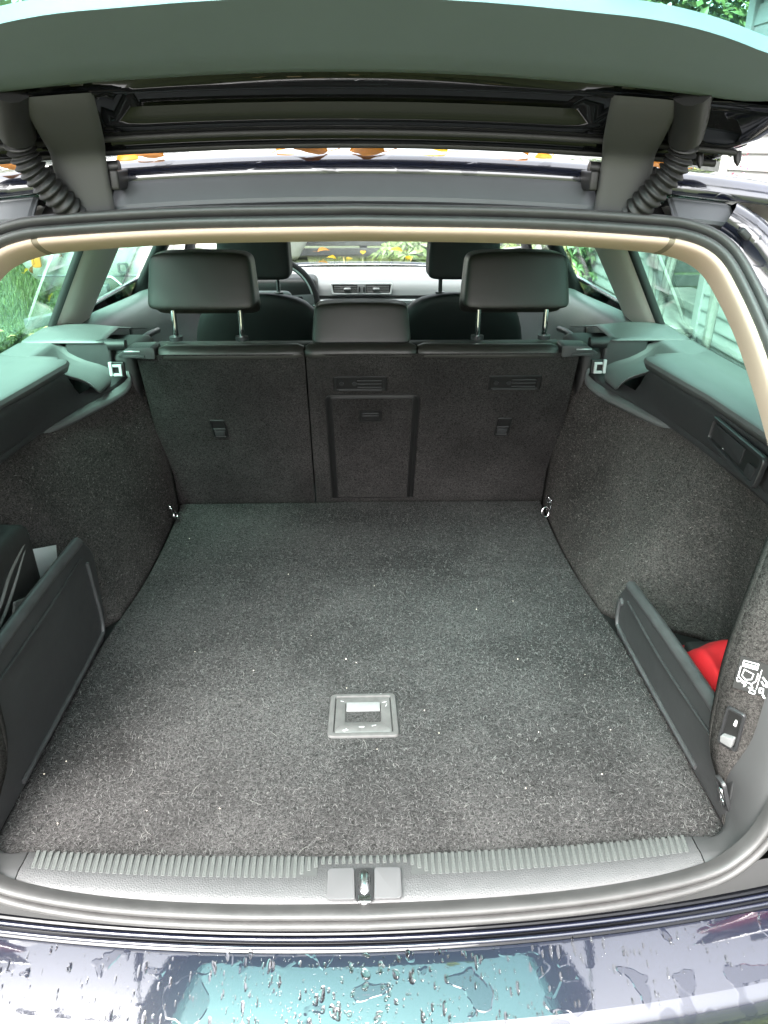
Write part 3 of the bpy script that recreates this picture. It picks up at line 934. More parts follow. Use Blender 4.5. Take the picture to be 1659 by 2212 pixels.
# corner trims: from the sill seam up the rear pillar, plastic outside, felt inside
CORN = [((.452, .012, .634), (.452, -.052, .640)), ((.486, .010, .638), (.474, -.050, .650)), ((.514, .034, .648), (.496, -.044, .668)),
        ((.514, .070, .680), (.520, -.034, .700)), ((.496, .080, .735), (.540, -.020, .750)), ((.489, .078, .81), (.556, -.004, .81)),
        ((.488, .078, .88), (.570, .014, .88)), ((.500, .088, .95), (.577, .036, .95)), ((.530, .120, 1.02), (.570, .062, 1.03)), ((.575, .180, 1.075), (.552, .095, 1.10))]
for s in (-1, 1):
    ia = cr([c[0] for c in CORN], 4); ob = cr([c[1] for c in CORN], 4)
    rows, rows2, back = [], [], []
    for i, (a, b) in enumerate(zip(ia, ob)):
        k = sst(8, 20, i)                      # felt takes over from the plastic as the trim rises
        mid = a.lerp(b, .02+.50*k)
        bul = Vector((-.006*s*0, -.010, .006*(1-k)))
        def P(v): return (s*v.x, v.y, v.z)
        seq = [mid.lerp(b, f)+bul*math.sin(math.pi*f) for f in (0, .04, .1, .16, .3, .42, .55, .7, .82, .92, 1)]
        if i == 0: delta = [Vector(q)-v for q, v in zip(sill_row(.4520), seq)]
        seq = [v+d*(1-sst(0, 11, i)) for v, d in zip(seq, delta)]
        rows.append([P(v) for v in seq])
        if i >= 7:
            rows2.append([P(v) for v in (a, a.lerp(mid, .35)+Vector((0, -.003, 0)), a.lerp(mid, .7)+Vector((0, -.002, 0)), mid)])
        back.append([P(a), P(a+Vector((.012, .03, 0))), P(a+Vector((.06, .055, 0))), P(a+Vector((.14, .06, 0)))])
    grid('corner_trim', rows, mat('smooth corner plastic', (.044, .044, .0445), .45, rvar=.08, vscale=25) if 'smooth corner plastic' not in bpy.data.materials else bpy.data.materials['smooth corner plastic'], car, autos=70)
    grid('corner_felt', rows2, CARPET_W, car, thick=.002, autos=70)
    grid('corner_return', back[7:], CARPET_W, car, thick=.002, autos=70)

# load pictogram, bag hook and front lashing eye on the right-hand corner felt
def corner_frame(i_f, off=.004):
    """frame on the right corner felt: a outwards, b up, n towards the opening"""
    a = Vector(cr([c[0] for c in CORN], 4)[i_f]); b = Vector(cr([c[1] for c in CORN], 4)[i_f])
    a2 = Vector(cr([c[0] for c in CORN], 4)[i_f+2]); ax = (b-a).normalized(); up = (a2-a).normalized()
    up = (up-ax*up.dot(ax)).normalized(); n = ax.cross(up)
    if n.y > 0: n = -n
    return a, ax, up, n
a, ax, up, n = corner_frame(24)
ax, up = ax*.80, up*.80
pg = empty('load_label', (0, 0, 0), car)
base = a+ax*.040+n*.0045
prism('label_plate', rpoly([(-.022, -.030), (.030, -.026), (.030, .030), (-.022, .030)], .002), .001, mat('black label', (.012, .012, .012), .5), pg, (base, ax, up, n))
b2 = base+n*.0013
def strip(pts, w=.0014):
    for p, q in zip(pts, pts[1:]):
        p, q = Vector(p), Vector(q); d = (q-p).normalized(); nn = Vector((-d.y, d.x))*w/2
        e = d*w*.3
        prism('label_mark', [p-e-nn, q+e-nn, q+e+nn, p-e+nn], .0003, LAB_W, pg, (b2, ax, up, n))
strip([(-.016, .024), (.006, .026), (.006, .016), (-.016, .014), (-.016, .024)], .0015)
strip([(-.015, .0185), (.005, .0205)], .0026)
strip([(-.018, .012), (-.018, -.006), (-.010, -.012), (.004, -.012), (.009, -.004), (.009, .010)], .0016)
strip([(-.012, .009), (-.013, -.003), (-.006, -.008), (.002, -.004), (.003, .006), (-.012, .009)], .0013)
strip([(-.019, -.010), (-.017, -.016), (-.013, -.014)], .0016)
strip([(-.010, -.015), (-.004, -.017), (-.006, -.021)], .002)
strip([(.003, -.013), (.007, -.018), (.001, -.020)], .0016)
strip([(.0125, .018), (.0125, -.018)], .0011)
strip([(.017, .006), (.024, .000), (.026, -.008)], .0026)
strip([(.017, -.002), (.022, -.008)], .0022)
strip([(.004, -.022), (.012, -.022), (.012, -.028), (.004, -.028), (.004, -.022)], .0014)
strip([(.017, -.014), (.022, -.013), (.023, -.020), (.018, -.022), (.017, -.014)], .0020)
strip([(.024, -.024), (.027, -.028)], .003)
a, ax, up, n = corner_frame(19)
hk = empty('bag_hook', (0, 0, 0), car)
base = a+ax*.028+n*.0035
oo = rpoly([(-.016, -.032), (.013, -.032), (.015, .036), (-.011, .036)], .005)
ii = rpoly([(-.0115, -.026), (.009, -.026), (.011, .031), (-.0075, .031)], .003)
ring('hook_frame', oo, ii, .004, PLASTIC_S, hk, (base, ax, up, n))
prism('hook_well', ii, .001, PLASTIC_D, hk, (base, ax, up, n))
prism('hook_tongue', rpoly([(-.009, -.024), (.007, -.024), (.008, -.008), (-.010, -.013)], .002), .009, mat('grey hook', (.16, .16, .16), .4), hk, (base, ax, up, n), .001)
prism('hook_symbol', rpoly([(.001, .009), (.005, .009), (.006, .019), (.003, .020)], .001), .0004, LAB_W, hk, (base+n*.0014, ax, up, n))
a, ax, up, n = corner_frame(12)
ce = empty('corner_eye', (0, 0, 0), car)
base = a+ax*.026+n*.005
oo = rpoly([(-.014, -.026), (.012, -.026), (.014, .026), (-.008, .030)], .008)
ii = rpoly([(-.009, -.020), (.007, -.020), (.009, .020), (-.005, .022)], .006)
ring('eye_surround', oo, ii, .005, PLASTIC_S, ce, (base, ax, up, n))
prism('eye_well', ii, .001, PLASTIC_D, ce, (base, ax, up, n))
tube('eye_loop', [base+ax*(.005*math.cos(q))+up*(-.004+.014*math.sin(q))+n*.004 for q in [2*math.pi*k/16 for k in range(16)]], .0022, CHROME, ce, 8, closed=True)
rbox('eye_bolt', (.008, .008, .010), base+up*-.014+n*.004, CHROME, ce, .002)

# ------------------------------------------------------------------ rear seat
seat = empty('rear_seat', (0, 0, 0), car)
def seat_y(z): return 1.156-(z-.63)*.34
SN = Vector((0, -1, -.34)).normalized(); SU = Vector((0, -.34, 1)).normalized(); SX = Vector((1, 0, 0))
def SP(x, z, n=0): return Vector((x, seat_y(z), z))+SN*n
SF = lambda x, z, n=0: (SP(x, z, n), SX, SU, SN)
def seat_panel(name, x0, x1):
    nx, nz = 14, 12
    rows = []
    for j in range(nz+1):
        z = .605+(1.074-.605)*j/nz
        row = []
        for i in range(nx+1):
            x = x0+(x1-x0)*i/nx
            e = min(x-x0, x1-x)
            n = -.008*max(0, 1-e/.012)**2
            row.append(SP(x, z, n))
        rows.append(row)
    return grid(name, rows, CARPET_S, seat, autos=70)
seat_panel('seat_back_panel', -.520, -.1300)
right_panel = seat_panel('seat_back_panel', -.1265, .520)
def bolster(x0, x1):
    rows = []
    nx = 22
    for k in range(13):
        a = -.35+k/12*(math.pi+.2)
        row = []
        for i in range(nx+1):
            t = i/nx; x = x0+(x1-x0)*t
            e = min(t, 1-t)*(x1-x0)
            r = .0255*(1-max(0, 1-e/.008)**2.5*.3)
            dip = .006*math.cos((x-.005)*9)
            row.append((x, 1.034-math.cos(a)*r*1.1, 1.071+dip*.4+math.sin(a)*r*.80))
        rows.append(row)
    return grid('seat_bolster', rows, LEATHER, seat, autos=70)
bolster(-.470, -.132); bolster(-.1285, .133); bolster(.1365, .470)
rows = [[(x, 1.05, 1.070) for x in (-.5, .5)], [(x, 1.16, 1.065) for x in (-.5, .5)], [(x, 1.22, 1.03) for x in (-.5, .5)], [(x, 1.30, .62) for x in (-.5, .5)]]
grid('seat_front', rows, LEATHER_F, seat, thick=.01)
BLACK_M = mat('deep black plastic', (.0028, .0028, .0028), .55)
# grooved surround of the load-through hatch, hatch board and its small grip
hx0, hx1 = -.082, .142
oo = rpoly([(hx0, -.345), (hx1, -.345), (hx1+.004, 0), (hx0-.004, 0)], [.001, .001, .018, .018])
ii = rpoly([(hx0+.018, -.345), (hx1-.018, -.345), (hx1-.013, -.012), (hx0+.013, -.012)], [.001, .001, .010, .010])
ring('hatch_surround', oo, ii, .003, BLACK_M, seat, SF(0, .966, .0005), [(0, 0), (0, .003), (.2, .004), (.5, .001), (.8, .003), (1, .003), (1, 0)])
hatch = prism('load_hatch', ii, .0025, CARPET_S, seat, SF(0, .966, .0003))
hg = empty('hatch_grip', (0, 0, 0), seat)
GF = (SP(.0245, .906, .003), SX, SU, SN)
gi = rpoly([(-.0225, -.012), (.0225, -.012), (.0225, .012), (-.0225, .012)], .002)
ring('grip_frame', rpoly([(-.0275, -.016), (.0275, -.016), (.0275, .016), (-.0275, .016)], .003), gi, .004, BLACK_M, hatch, GF)
prism('grip_well', gi, .0008, BLACK_M, hatch, GF)
for zz in (.907, .914): rbox('grip_bar', (.041, .004, .0025), SP(.0245, zz, .005), PLASTIC, hatch, .0008, 1)
bpy.data.objects.remove(hg)
# net slots: recessed trays with bars
def slot(xc, zc):
    e = empty('net_slot', (0, 0, 0), seat)
    oo = rpoly([(-.064, -.021), (.064, -.021), (.064, .021), (-.064, .021)], .003)
    ii = rpoly([(-.056, -.015), (.056, -.015), (.056, .015), (-.056, .015)], .002)
    ring('slot_frame', oo, ii, .003, BLACK_M, e, SF(xc, zc, .0004))
    prism('slot_tray', ii, .001, BLACK_M, e, SF(xc, zc, .0004))
    for dz in (-.009, 0, .009):
        rbox('slot_bar', (.058, .004, .002), SP(xc+.022, zc+dz, .003), PLASTIC, e, .0006, 1)
    rbox('slot_bar', (.104, .004, .002), SP(xc, zc-.0165, .004), PLASTIC_S, e, .0006, 1)
    for dx in (-.045, -.014):
        o = tube('slot_knob', [SP(xc+dx, zc, .001), SP(xc+dx, zc, .004)], .0055, PLASTIC_S, e, 12)
slot(0.0, .996); slot(.374, .996)
def anchor(xc, zc, s):
    e = empty('tether_anchor', (0, 0, 0), seat)
    oo = rpoly([(-.020, -.029), (.017, -.029), (.022, .029), (-.015, .029)], .005) if s > 0 else rpoly([(-.017, -.029), (.020, -.029), (.015, .029), (-.022, .029)], .005)
    ii = [p*.78 for p in oo]
    ring('anchor_frame', oo, ii, .003, BLACK_M, e, SF(xc, zc, .0004))
    prism('anchor_well', ii, .0008, BLACK_M, e, SF(xc, zc, .0004))
    rbox('anchor_bar', (.030, .003, .003), SP(xc, zc+.002, .004), PLASTIC_S, e, .001)
    prism('anchor_flap', rpoly([(-.012, -.020), (.010, -.020), (.013, -.004), (-.013, -.004)], .002), .004, PLASTIC, e, SF(xc, zc, .001), .001)
anchor(-.356, .868, -1); anchor(.362, .868, 1)
# outer seat-catch housings
for s in (-1, 1):
    e = empty('seat_catch', (0, 0, 0), seat)
    prism('catch_housing', rpoly([(s*.474, 1.064), (s*.556, 1.068), (s*.560, 1.074), (s*.535, 1.090), (s*.480, 1.092), (s*.474, 1.088)], .006), .06, PLASTIC, e, ((0, 1.002, 0), SX, (0, 0, 1), (0, 1, 0)), .004, 2)
    rbox('catch_slot', (.036, .003, .003), (s*.525, 1.0015, 1.083), SILVER, e, .0008, 1)
    rbox('catch_slot', (.050, .003, .006), (s*.522, 1.0015, 1.071), PLASTIC, e, .001, 1)
    tube('catch_roller', [(s*.545, 1.03, 1.092), (s*.585, 1.03, 1.092)], .013, PLASTIC_D, e, 14)

def headrest(name, xc, yc, z0, z1, w0, w1, th, parent, m, posts, zpost, lean=.02, drop=.0, pm=CHROME):
    h = empty(name, (0, 0, 0), parent)
    bm = bmesh.new()
    bmesh.ops.create_cube(bm, size=2)
    bmesh.ops.subdivide_edges(bm, edges=list(bm.edges), cuts=9, use_grid_fill=True)
    for v in bm.verts:
        x, y, z = v.co
        k = (abs(x)**14+abs(y)**9*.9+abs(z)**14)**(1/14)      # squircle block
        x, y, z = x/max(k, 1e-6)*max(abs(v.co.x), abs(v.co.y), abs(v.co.z)), y/max(k, 1e-6)*max(abs(v.co.x), abs(v.co.y), abs(v.co.z)), z/max(k, 1e-6)*max(abs(v.co.x), abs(v.co.y), abs(v.co.z))
        t = (z+1)/2
        w = w0+(w1-w0)*t
        zz = z0+(z1-z0)*t-(drop*max(0, y)**1 * (1-t))
        yy = yc+y*th/2*(1-.25*t)+lean*t+(.010*(1-x*x) if y < 0 else 0)*-.6
        v.co = Vector((xc+x*w/2*(1+.03*max(0, y)), yy, zz-.006*abs(x)**3*t))
    me = bpy.data.meshes.new('cushion')
    fin(bm, me, True, None)
    o = link('cushion', me, m, h)
    mod = o.modifiers.new('sub', 'SUBSURF'); mod.levels = mod.render_levels = 2
    for px in posts:
        tube('post', [(px, yc+.02+drop*.2, zpost), (px, yc+.022+drop*.2, z0+.03)], .0065, pm, h, 12)
        tube('post_collar', [(px, yc+.02+drop*.2, zpost-.004), (px, yc+.02+drop*.2, zpost+.006)], .016, PLASTIC, h, 14)
    return h
headrest('headrest', -.370, 1.115, 1.162, 1.289, .256, .234, .100, seat, LEATHER, (-.454, -.292), 1.080, drop=.03)
headrest('headrest', .374, 1.115, 1.162, 1.289, .256, .234, .100, seat, LEATHER, (.294, .462), 1.080, drop=.03)
headrest('headrest', .004, 1.095, 1.083, 1.177, .240, .222, .085, seat, LEATHER, (-.06, .07), 1.085, drop=.02)

# ------------------------------------------------------------------ tailgate, raised
TA = R(27)
TS = Vector((0, -math.cos(TA), math.sin(TA))); TN = Vector((0, math.sin(TA), math.cos(TA))); T0 = Vector((0, .27, 1.512))
def TP(x, s_, n=0):
    """tailgate point: x across, s_ away from the hinge line, n outwards (up); crowned like the roof"""
    c = -.024*(min(abs(x), .62)/.45)**2*(1-.4*sst(.3, 1, s_))
    return T0+Vector((x, 0, 0))+TS*s_+TN*(n+c)
tail = empty('tailgate', (0, 0, 0), car)
def gate_w(s_): return lerp([-.01, .05, .15, .3, .6, .75, 1.0, 1.12, 1.16], [.455, .485, .51, .56, .66, .69, .70, .66, .62], s_)
# outer skin (two pieces around the glass) and inner pressed frame near the hinges
rows = []
inner_prof = [(-.012, .030), (-.010, .012), (-.006, .000), (0, -.006), (.008, -.006), (.013, -.001), (.017, .003), (.021, .000), (.026, -.004), (.040, -.006), (.053, -.008), (.058, -.006), (.062, .000), (.066, .007),
              (.106, .007), (.110, .000), (.113, -.007), (.119, -.010), (.127, -.009), (.135, -.004), (.148, .004), (.168, .006)]
xs = [k/60*2-1 for k in range(61)]
for s_, n in inner_prof:
    row = []
    for t in xs:
        w = gate_w(s_)
        x = t*w
        nn = n
        # the pressed channel only runs between the hinges
        if .057 < s_ < .112:
            k = sst(.262, .250, abs(x)); nn = -.008*(1-k)+n*k
        nn += .022*sst(.90, 1.0, abs(t))
        row.append(TP(x, s_-(.022*min(1, abs(x)/.43)**2 if s_ > .13 else 0), nn))
    rows.append(row)
grid('inner_frame', rows, PAINT_IN, tail, autos=60)
rows = []
for s_, n in ((-.012, .030), (-.006, .038), (.05, .042), (.12, .040), (.215, .030), (.228, .022), (.228, .010)):
    rows.append([TP(t*gate_w(s_)*1.0, s_-(.085*min(1, abs(t)*gate_w(s_)/.43)**2 if s_ > .2 else 0), n-.020*sst(.92, 1, abs(t))) for t in xs])
grid('outer_skin', rows, PAINT, tail, autos=60)
rows = []
for s_, n in ((.72, .012), (.72, .030), (.76, .036), (.95, .040), (1.10, .030), (1.16, .010), (1.165, -.02), (1.15, -.04)):
    rows.append([TP(t*gate_w(s_), s_, n-.03*sst(.92, 1, abs(t))) for t in xs])
grid('lower_skin', rows, PAINT, tail, autos=60)
for s in (-1, 1):
    rows = []
    for k in range(16):
        s_ = .16+k/15*.62
        w = gate_w(s_)
        rows.append([TP(s*(w-.085), s_, .002), TP(s*(w-.05), s_, -.012), TP(s*(w-.015), s_, -.008), TP(s*w, s_, .012), TP(s*(w-.01), s_, .030), TP(s*(w-.07), s_, .036), TP(s*(w-.085), s_, .020)])
    grid('side_frame', rows, PAINT, tail, closed_u=True, autos=60)
# weather strip and drops along the hinge edge
tube('edge_strip', [TP(t*.43, -.002, -.005) for t in [k/30-1 for k in range(61)]], .004, RUBBER_D, tail, 8)
tube('edge_strip', [TP(t*.44, .028, -.006) for t in [k/30-1 for k in range(61)]], .0035, RUBBER_D, tail, 8)
# interior lining: ring round the glass plus the lower panel
def gate_loop(pts, rad): return rpoly(pts, rad, 8)
lo = gate_loop([(-.455, .120), (-.30, .130), (0, .141), (.30, .130), (.455, .120), (.64, .74), (.60, 1.10), (-.60, 1.10), (-.64, .74)], [.085, .12, .15, .12, .085, .1, .08, .08, .1])
li = gate_loop([(-.425, .190), (-.30, .238), (0, .258), (.30, .238), (.425, .190), (.585, .70), (.56, .715), (-.56, .715), (-.585, .70)], [.065, .12, .15, .12, .065, .02, .02, .02, .02])
rows = []
for f, n in ((0, .008), (.0, -.001), (.015, -.005), (.06, -.009), (.14, -.011), (.40, -.012), (.75, -.012), (.96, -.012), (.996, -.012), (1.0, -.0105), (1.0, .003)):
    rows.append([TP(a[0]*(1-f)+b[0]*f, a[1]*(1-f)+b[1]*f, n) for a, b in zip(lo, li)])
grid('gate_lining', rows, LINER_M, tail, closed_u=True, autos=60)
# rear glass with a dotted printed border
lg = gate_loop([(-.448, .165), (-.31, .214), (0, .236), (.31, .214), (.448, .165), (.605, .72), (.57, .735), (-.57, .735), (-.605, .72)], [.06, .12, .15, .12, .06, .02, .02, .02, .02])
cg = Vector((0, .47))
rows = []
for f in (1, .8, .6, .4, .2, .02):
    rows.append([TP(a[0]*f, cg.y+(a[1]-cg.y)*f, .006+.012*(1-f)) for a in lg])
gl = grid('rear_glass', rows, REAR_GLASS, tail, closed_u=True, thick=.004, autos=80)
FRIT = bpy.data.materials.new('dotted glass print'); FRIT.use_nodes = True
nt = FRIT.node_tree; N, L = nt.nodes, nt.links
pb = N['Principled BSDF']; pb.inputs['Base Color'].default_value = (.30, .36, .36, 1); pb.inputs['Roughness'].default_value = .3
tc = N.new('ShaderNodeTexCoord'); mp = N.new('ShaderNodeMapping'); mp.inputs['Scale'].default_value = (420, 420, 420); mp.inputs['Rotation'].default_value = (0, 0, R(45))
vo = N.new('ShaderNodeTexVoronoi'); vo.inputs['Randomness'].default_value = 0.0; vo.inputs['Scale'].default_value = 1
L.new(tc.outputs['Object'], mp.inputs['Vector']); L.new(mp.outputs[0], vo.inputs['Vector'])
lt = N.new('ShaderNodeMath'); lt.operation = 'GREATER_THAN'; lt.inputs[1].default_value = .50; L.new(vo.outputs['Distance'], lt.inputs[0])
trn = N.new('ShaderNodeBsdfTransparent'); trn.inputs['Color'].default_value = (.55, .85, .8, 1)
mxs = N.new('ShaderNodeMixShader'); L.new(lt.outputs[0], mxs.inputs['Fac']); L.new(pb.outputs[0], mxs.inputs[1]); L.new(trn.outputs[0], mxs.inputs[2])
L.new(mxs.outputs[0], N['Material Output'].inputs['Surface'])
rows = []
for f in (.985, .925):
    rows.append([TP(a[0]*f, cg.y+(a[1]-cg.y)*f, .0015+.004*(1-f)) for a in lg])
grid('printed_border', rows, FRIT, gl, closed_u=True, autos=80)

# hinges: broad covers that swing up from the roof edge to the tailgate
for s in (-1, 1):
    h = empty('hinge', (0, 0, 0), car)
    x0, x1 = .286, .350
    def hp(x, y, z): return (s*x, y, z+crown(x))
    path = [(.247, 1.441), (.246, 1.444), (.243, 1.462), (.240, 1.484), (.238, 1.500), (.234, 1.507), (.224, 1.513), (.203, 1.524), (.180, 1.538), (.160, 1.552), (.152, 1.560)]
    rows = []
    for i, (y, z) in enumerate(path):
        w = .003*sst(5, 9, i)
        sh = -.020*sst(4, 10, i); xa, xb = x0, x1; x0, x1 = x0+sh, x1+sh
        rows.append([hp(x0+.002-w, y+.012, z+.004), hp(x0-w, y+.002, z), hp(x0+.004-w, y-.002, z), hp((x0+x1)/2, y-.0032, z), hp(x1-.004+w*2.5, y-.002, z), hp(x1+w*2.5, y+.002, z), hp(x1-.002+w*2.5, y+.012, z+.004)])
        x0, x1 = xa, xb
    grid('hinge_cover', rows, mat('hinge cover plastic', (.045, .046, .046), .5) if 'hinge cover plastic' not in bpy.data.materials else bpy.data.materials['hinge cover plastic'], h, closed_u=True, autos=50, sub=1)
    tube('hinge_pin', [hp(x0-.010, .252, 1.492), hp(x1+.006, .252, 1.492)], .007, PLASTIC_D, h, 12)
    rbox('hinge_leaf', (.010, .05, .022), hp(x0-.006, .262, 1.478), PLASTIC_D, h, .003)
    # corrugated cable conduit
    c0 = [(s*.330, .262, 1.428), (s*.338, .240, 1.440), (s*.352, .224, 1.462), (s*.364, .214, 1.484), (s*.368, .206, 1.506), (s*.362, .188, 1.530), (s*.350, .160, 1.552)]
    ptsC = cr(c0, 22)
    cd_ = tube('cable_conduit', ptsC, lambda i: .0148+.0021*math.sin(i*2*math.pi/6.6), RUBBER_D if False else mat('conduit rubber', (.009, .009, .009), .55) if 'conduit rubber' not in bpy.data.materials else bpy.data.materials['conduit rubber'], car, 14)
    tube('conduit_boot', cr([(s*.366, .202, 1.514), (s*.358, .180, 1.537), (s*.345, .150, 1.560)], 4), lambda i: .0190+.0004*i, PLASTIC_D, cd_, 14)
    # gas strut from the pillar to the tailgate
    st_ = empty('gas_strut', (0, 0, 0), car)
    A = Vector((s*.525, .185, 1.352)); B = TP(s*.63, .50, -.004)
    tube('strut_body', [A, A.lerp(B, .62)], .0105, PLASTIC_D, st_, 12)
    tube('strut_rod', [A.lerp(B, .60), B], .0045, CHROME, st_, 8)
    rbox('strut_socket', (.020, .020, .026), A, PLASTIC_D, st_, .004)
    rbox('strut_socket', (.020, .020, .026), B, PLASTIC_D, st_, .004)
    # rubber stop and small catch in the gutter
    rbox('gutter_stop', (.016, .010, .008), (s*.462, .216, 1.412), PLASTIC, car, .003, rot=(0, s*R(40), 0))
# hanging rain drops on the tailgate edge
tube('wire_boot', [TP(.405, .012, -.004), TP(.405, .012, -.014), TP(.405, .012, -.02)], lambda i: (.005, .004, .001)[i], PLASTIC_D, tail, 8)
tube('wire_boot', [TP(.445, .022, -.002), TP(.445, .022, -.012), TP(.445, .022, -.018)], lambda i: (.005, .004, .001)[i], PLASTIC_D, tail, 8)

# ------------------------------------------------------------------ greenhouse: pillars and side windows
def side_x(z): return .806-(z-1.09)*.60
def pillar(name, s, m, base, top, thick, curve=0, parent=car):
    """base, top: (rear y, front y, z)"""
    rows = []
    for k in range(11):
        t = k/10
        z = base[2]+(top[2]-base[2])*t
        ya = base[0]+(top[0]-base[0])*t+curve*math.sin(math.pi*t)
        yb = base[1]+(top[1]-base[1])*t+curve*math.sin(math.pi*t)
        x = side_x(z)
        ins = thick
        rows.append([(s*(x-.004), ya, z), (s*(x-ins*.55), ya+.006, z), (s*(x-ins*.95), ya+.025, z), (s*(x-ins), (ya+yb)/2, z), (s*(x-ins*.95), yb-.03, z), (s*(x-ins*.5), yb-.006, z), (s*(x-.004), yb, z)])
    return grid(name, rows, m, parent, closed_u=True, autos=50, sub=1)
for s in (-1, 1):
    pillar('pillar_trim', s, PILLAR_M, (1.215, 1.50, 1.060), (1.155, 1.49, 1.44), .055, .0)
    pillar('pillar_trim', s, PILLAR_M, (.13, .34, 1.06), (.30, .52, 1.43), .055, .0)     # rearmost pillar, inside
    pillar('door_pillar', s, PLASTIC_D, (2.08, 2.20, .95), (2.08, 2.18, 1.43), .06)
    pillar('front_pillar', s, PLASTIC_S, (3.02, 3.14, .98), (2.30, 2.42, 1.43), .05)
    pillar('door_frame', s, PLASTIC_D, (1.495, 1.52, 1.04), (1.50, 1.53, 1.43), .022)
    # panes
    def pane(name, yb0, yb1, yt0, yt1, z0, z1, m):
        rows = []
        for k in range(7):
            t = k/6; z = z0+(z1-z0)*t
            rows.append([(s*(side_x(z)+.004+.006*math.sin(math.pi*t)), (yb0+(yt0-yb0)*t)*(1-f)+(yb1+(yt1-yb1)*t)*f, z) for f in (0, .33, .66, 1)])
        return grid(name, rows, m, car, thick=.004)
    q = pane('quarter_glass', .20, 1.44, .34, 1.40, 1.07, 1.42, GREEN_GLASS)
    pane('rear_door_glass', 1.45, 2.12, 1.46, 2.12, 1.03, 1.42, GREEN_GLASS)
    pane('front_door_glass', 2.17, 3.05, 2.17, 2.40, 1.00, 1.42, FRONT_GLASS)
    tube('window_bead', [(s*(side_x(z)-.022), 1.212-(z-1.06)/.38*.06, z) for z in (1.08, 1.2, 1.3, 1.42)], .0105, RUBBER_D, car, 6)
    # door lining below the rear door window
    rows = []
    for y in (1.36, 1.45, 1.7, 2.0, 2.3, 2.7, 3.0):
        dz = -.035*sst(1.4, 2.2, y)
        rows.append([(s*.805, y, 1.065+dz), (s*.775, y, 1.075+dz), (s*.745, y, 1.066+dz), (s*.725, y, 1.040+dz), (s*.715, y, 1.0+dz), (s*.705, y, .93), (s*.70, y, .86), (s*.66, y, .80), (s*.70, y, .5)])
    dl = grid('door_lining', rows, LEDGE_M, car, thick=.004, autos=70, sub=1)
    prism('belt_guide', rpoly([(0, 0), (.020, 0), (.020, .045), (0, .045)], .005), .004, PLASTIC_D, dl, ((s*.708, 1.60, .965), (0, 1, 0), (0, 0, 1), (-s, 0, 0)), .001)
    tube('door_pull', cr([(s*.69, 1.5, .955), (s*.67, 1.65, .975), (s*.675, 1.8, .96)], 5), .010, PLASTIC_D, dl, 8)
    # rear wheel-house / seat side bolster fills the gap between seat and door
    rbox('side_bolster', (.17, .20, .42), (s*.62, 1.16, .86), LEATHER_F, car, .03, 3)
    rbox('lining_filler', (.12, .10, .36), (s*.62, 1.10, .82), PLASTIC_D, car, .02, 2)

# windscreen and cowl
rows = []
for k in range(7):
    t = k/6
    y = 3.14-(3.14-2.33)*t; z = .985+(1.425-.985)*t
    rows.append([(x*(.70-.14*t), y-.10*x*x*(1-.4*t), z+.012*math.sin(math.pi*t)) for x in [i/8-1 for i in range(17)]])
grid('windscreen', rows, FRONT_GLASS, car, thick=.005)
# dashboard: top pad, face, chrome strip, lower body
rows = []
dp = [(3.10, .988), (2.98, 1.004), (2.93, 1.004), (2.80, 1.010), (2.68, 1.006), (2.625, .996), (2.605, .980), (2.598, .955), (2.594, .936), (2.61, .930), (2.605, .925), (2.575, .922), (2.56, .915), (2.565, .905), (2.60, .89), (2.63, .7), (2.6, .45)]
for y, z in dp:
    rows.append([(x*.70, y-.05*(1-x*x)*.3, z-.018*abs(x)**3) for x in [i/14-1 for i in range(29)]])
dash = grid('dashboard', rows, DASH_M, car, autos=40)
rows = []
for y, z in ((2.586, .9345), (2.574, .930), (2.5735, .922)):
    pass
strip_o = rbox('silver_strip', (1.24, .010, .022), (0, 2.532, .9165), SILVER, dash, .004)
rbox('dash_groove', (1.24, .006, .010), (0, 2.578, .9335), PLASTIC_D, dash, .002)
rbox('hazard_button', (.05, .014, .020), (.01, 2.528, .920), PLASTIC_D, dash, .006)
vent = empty('dash_vent', (0, 0, 0), car)
vf = ((.008, 2.574, .966), (1, 0, 0), (0, .10, 1), (0, -1, .10))
vo_ = rpoly([(-.128, -.022), (.128, -.022), (.134, .024), (-.134, .024)], .008)
vi_ = rpoly([(-.121, -.017), (.121, -.017), (.126, .018), (-.126, .018)], .005)
ring('vent_frame', vo_, vi_, .008, mat('bright vent frame', (.55, .56, .57), .4, metal=.3), vent, vf)
prism('vent_back', vi_, .001, PLASTIC_D, vent, vf)
for s in (-1, 1):
    for k in range(4):
        rbox('vent_slat', (.098, .006, .0022), (.008+s*.069, 2.570, .954+k*.0078), mat('vent slat', (.2, .2, .2), .5) if 'vent slat' not in bpy.data.materials else bpy.data.materials['vent slat'], vent, .0006, 1)
    rbox('vent_tab', (.028, .010, .008), (.008+s*.062, 2.563, .968), SILVER, vent, .002)
rbox('vent_divider', (.036, .008, .036), (.008, 2.569, .966), DASH_M, vent, .002)
for s in (-1, 1): rbox('vent_wheel', (.007, .008, .022), (.008+s*.010, 2.563, .966), PLASTIC_S, vent, .003)
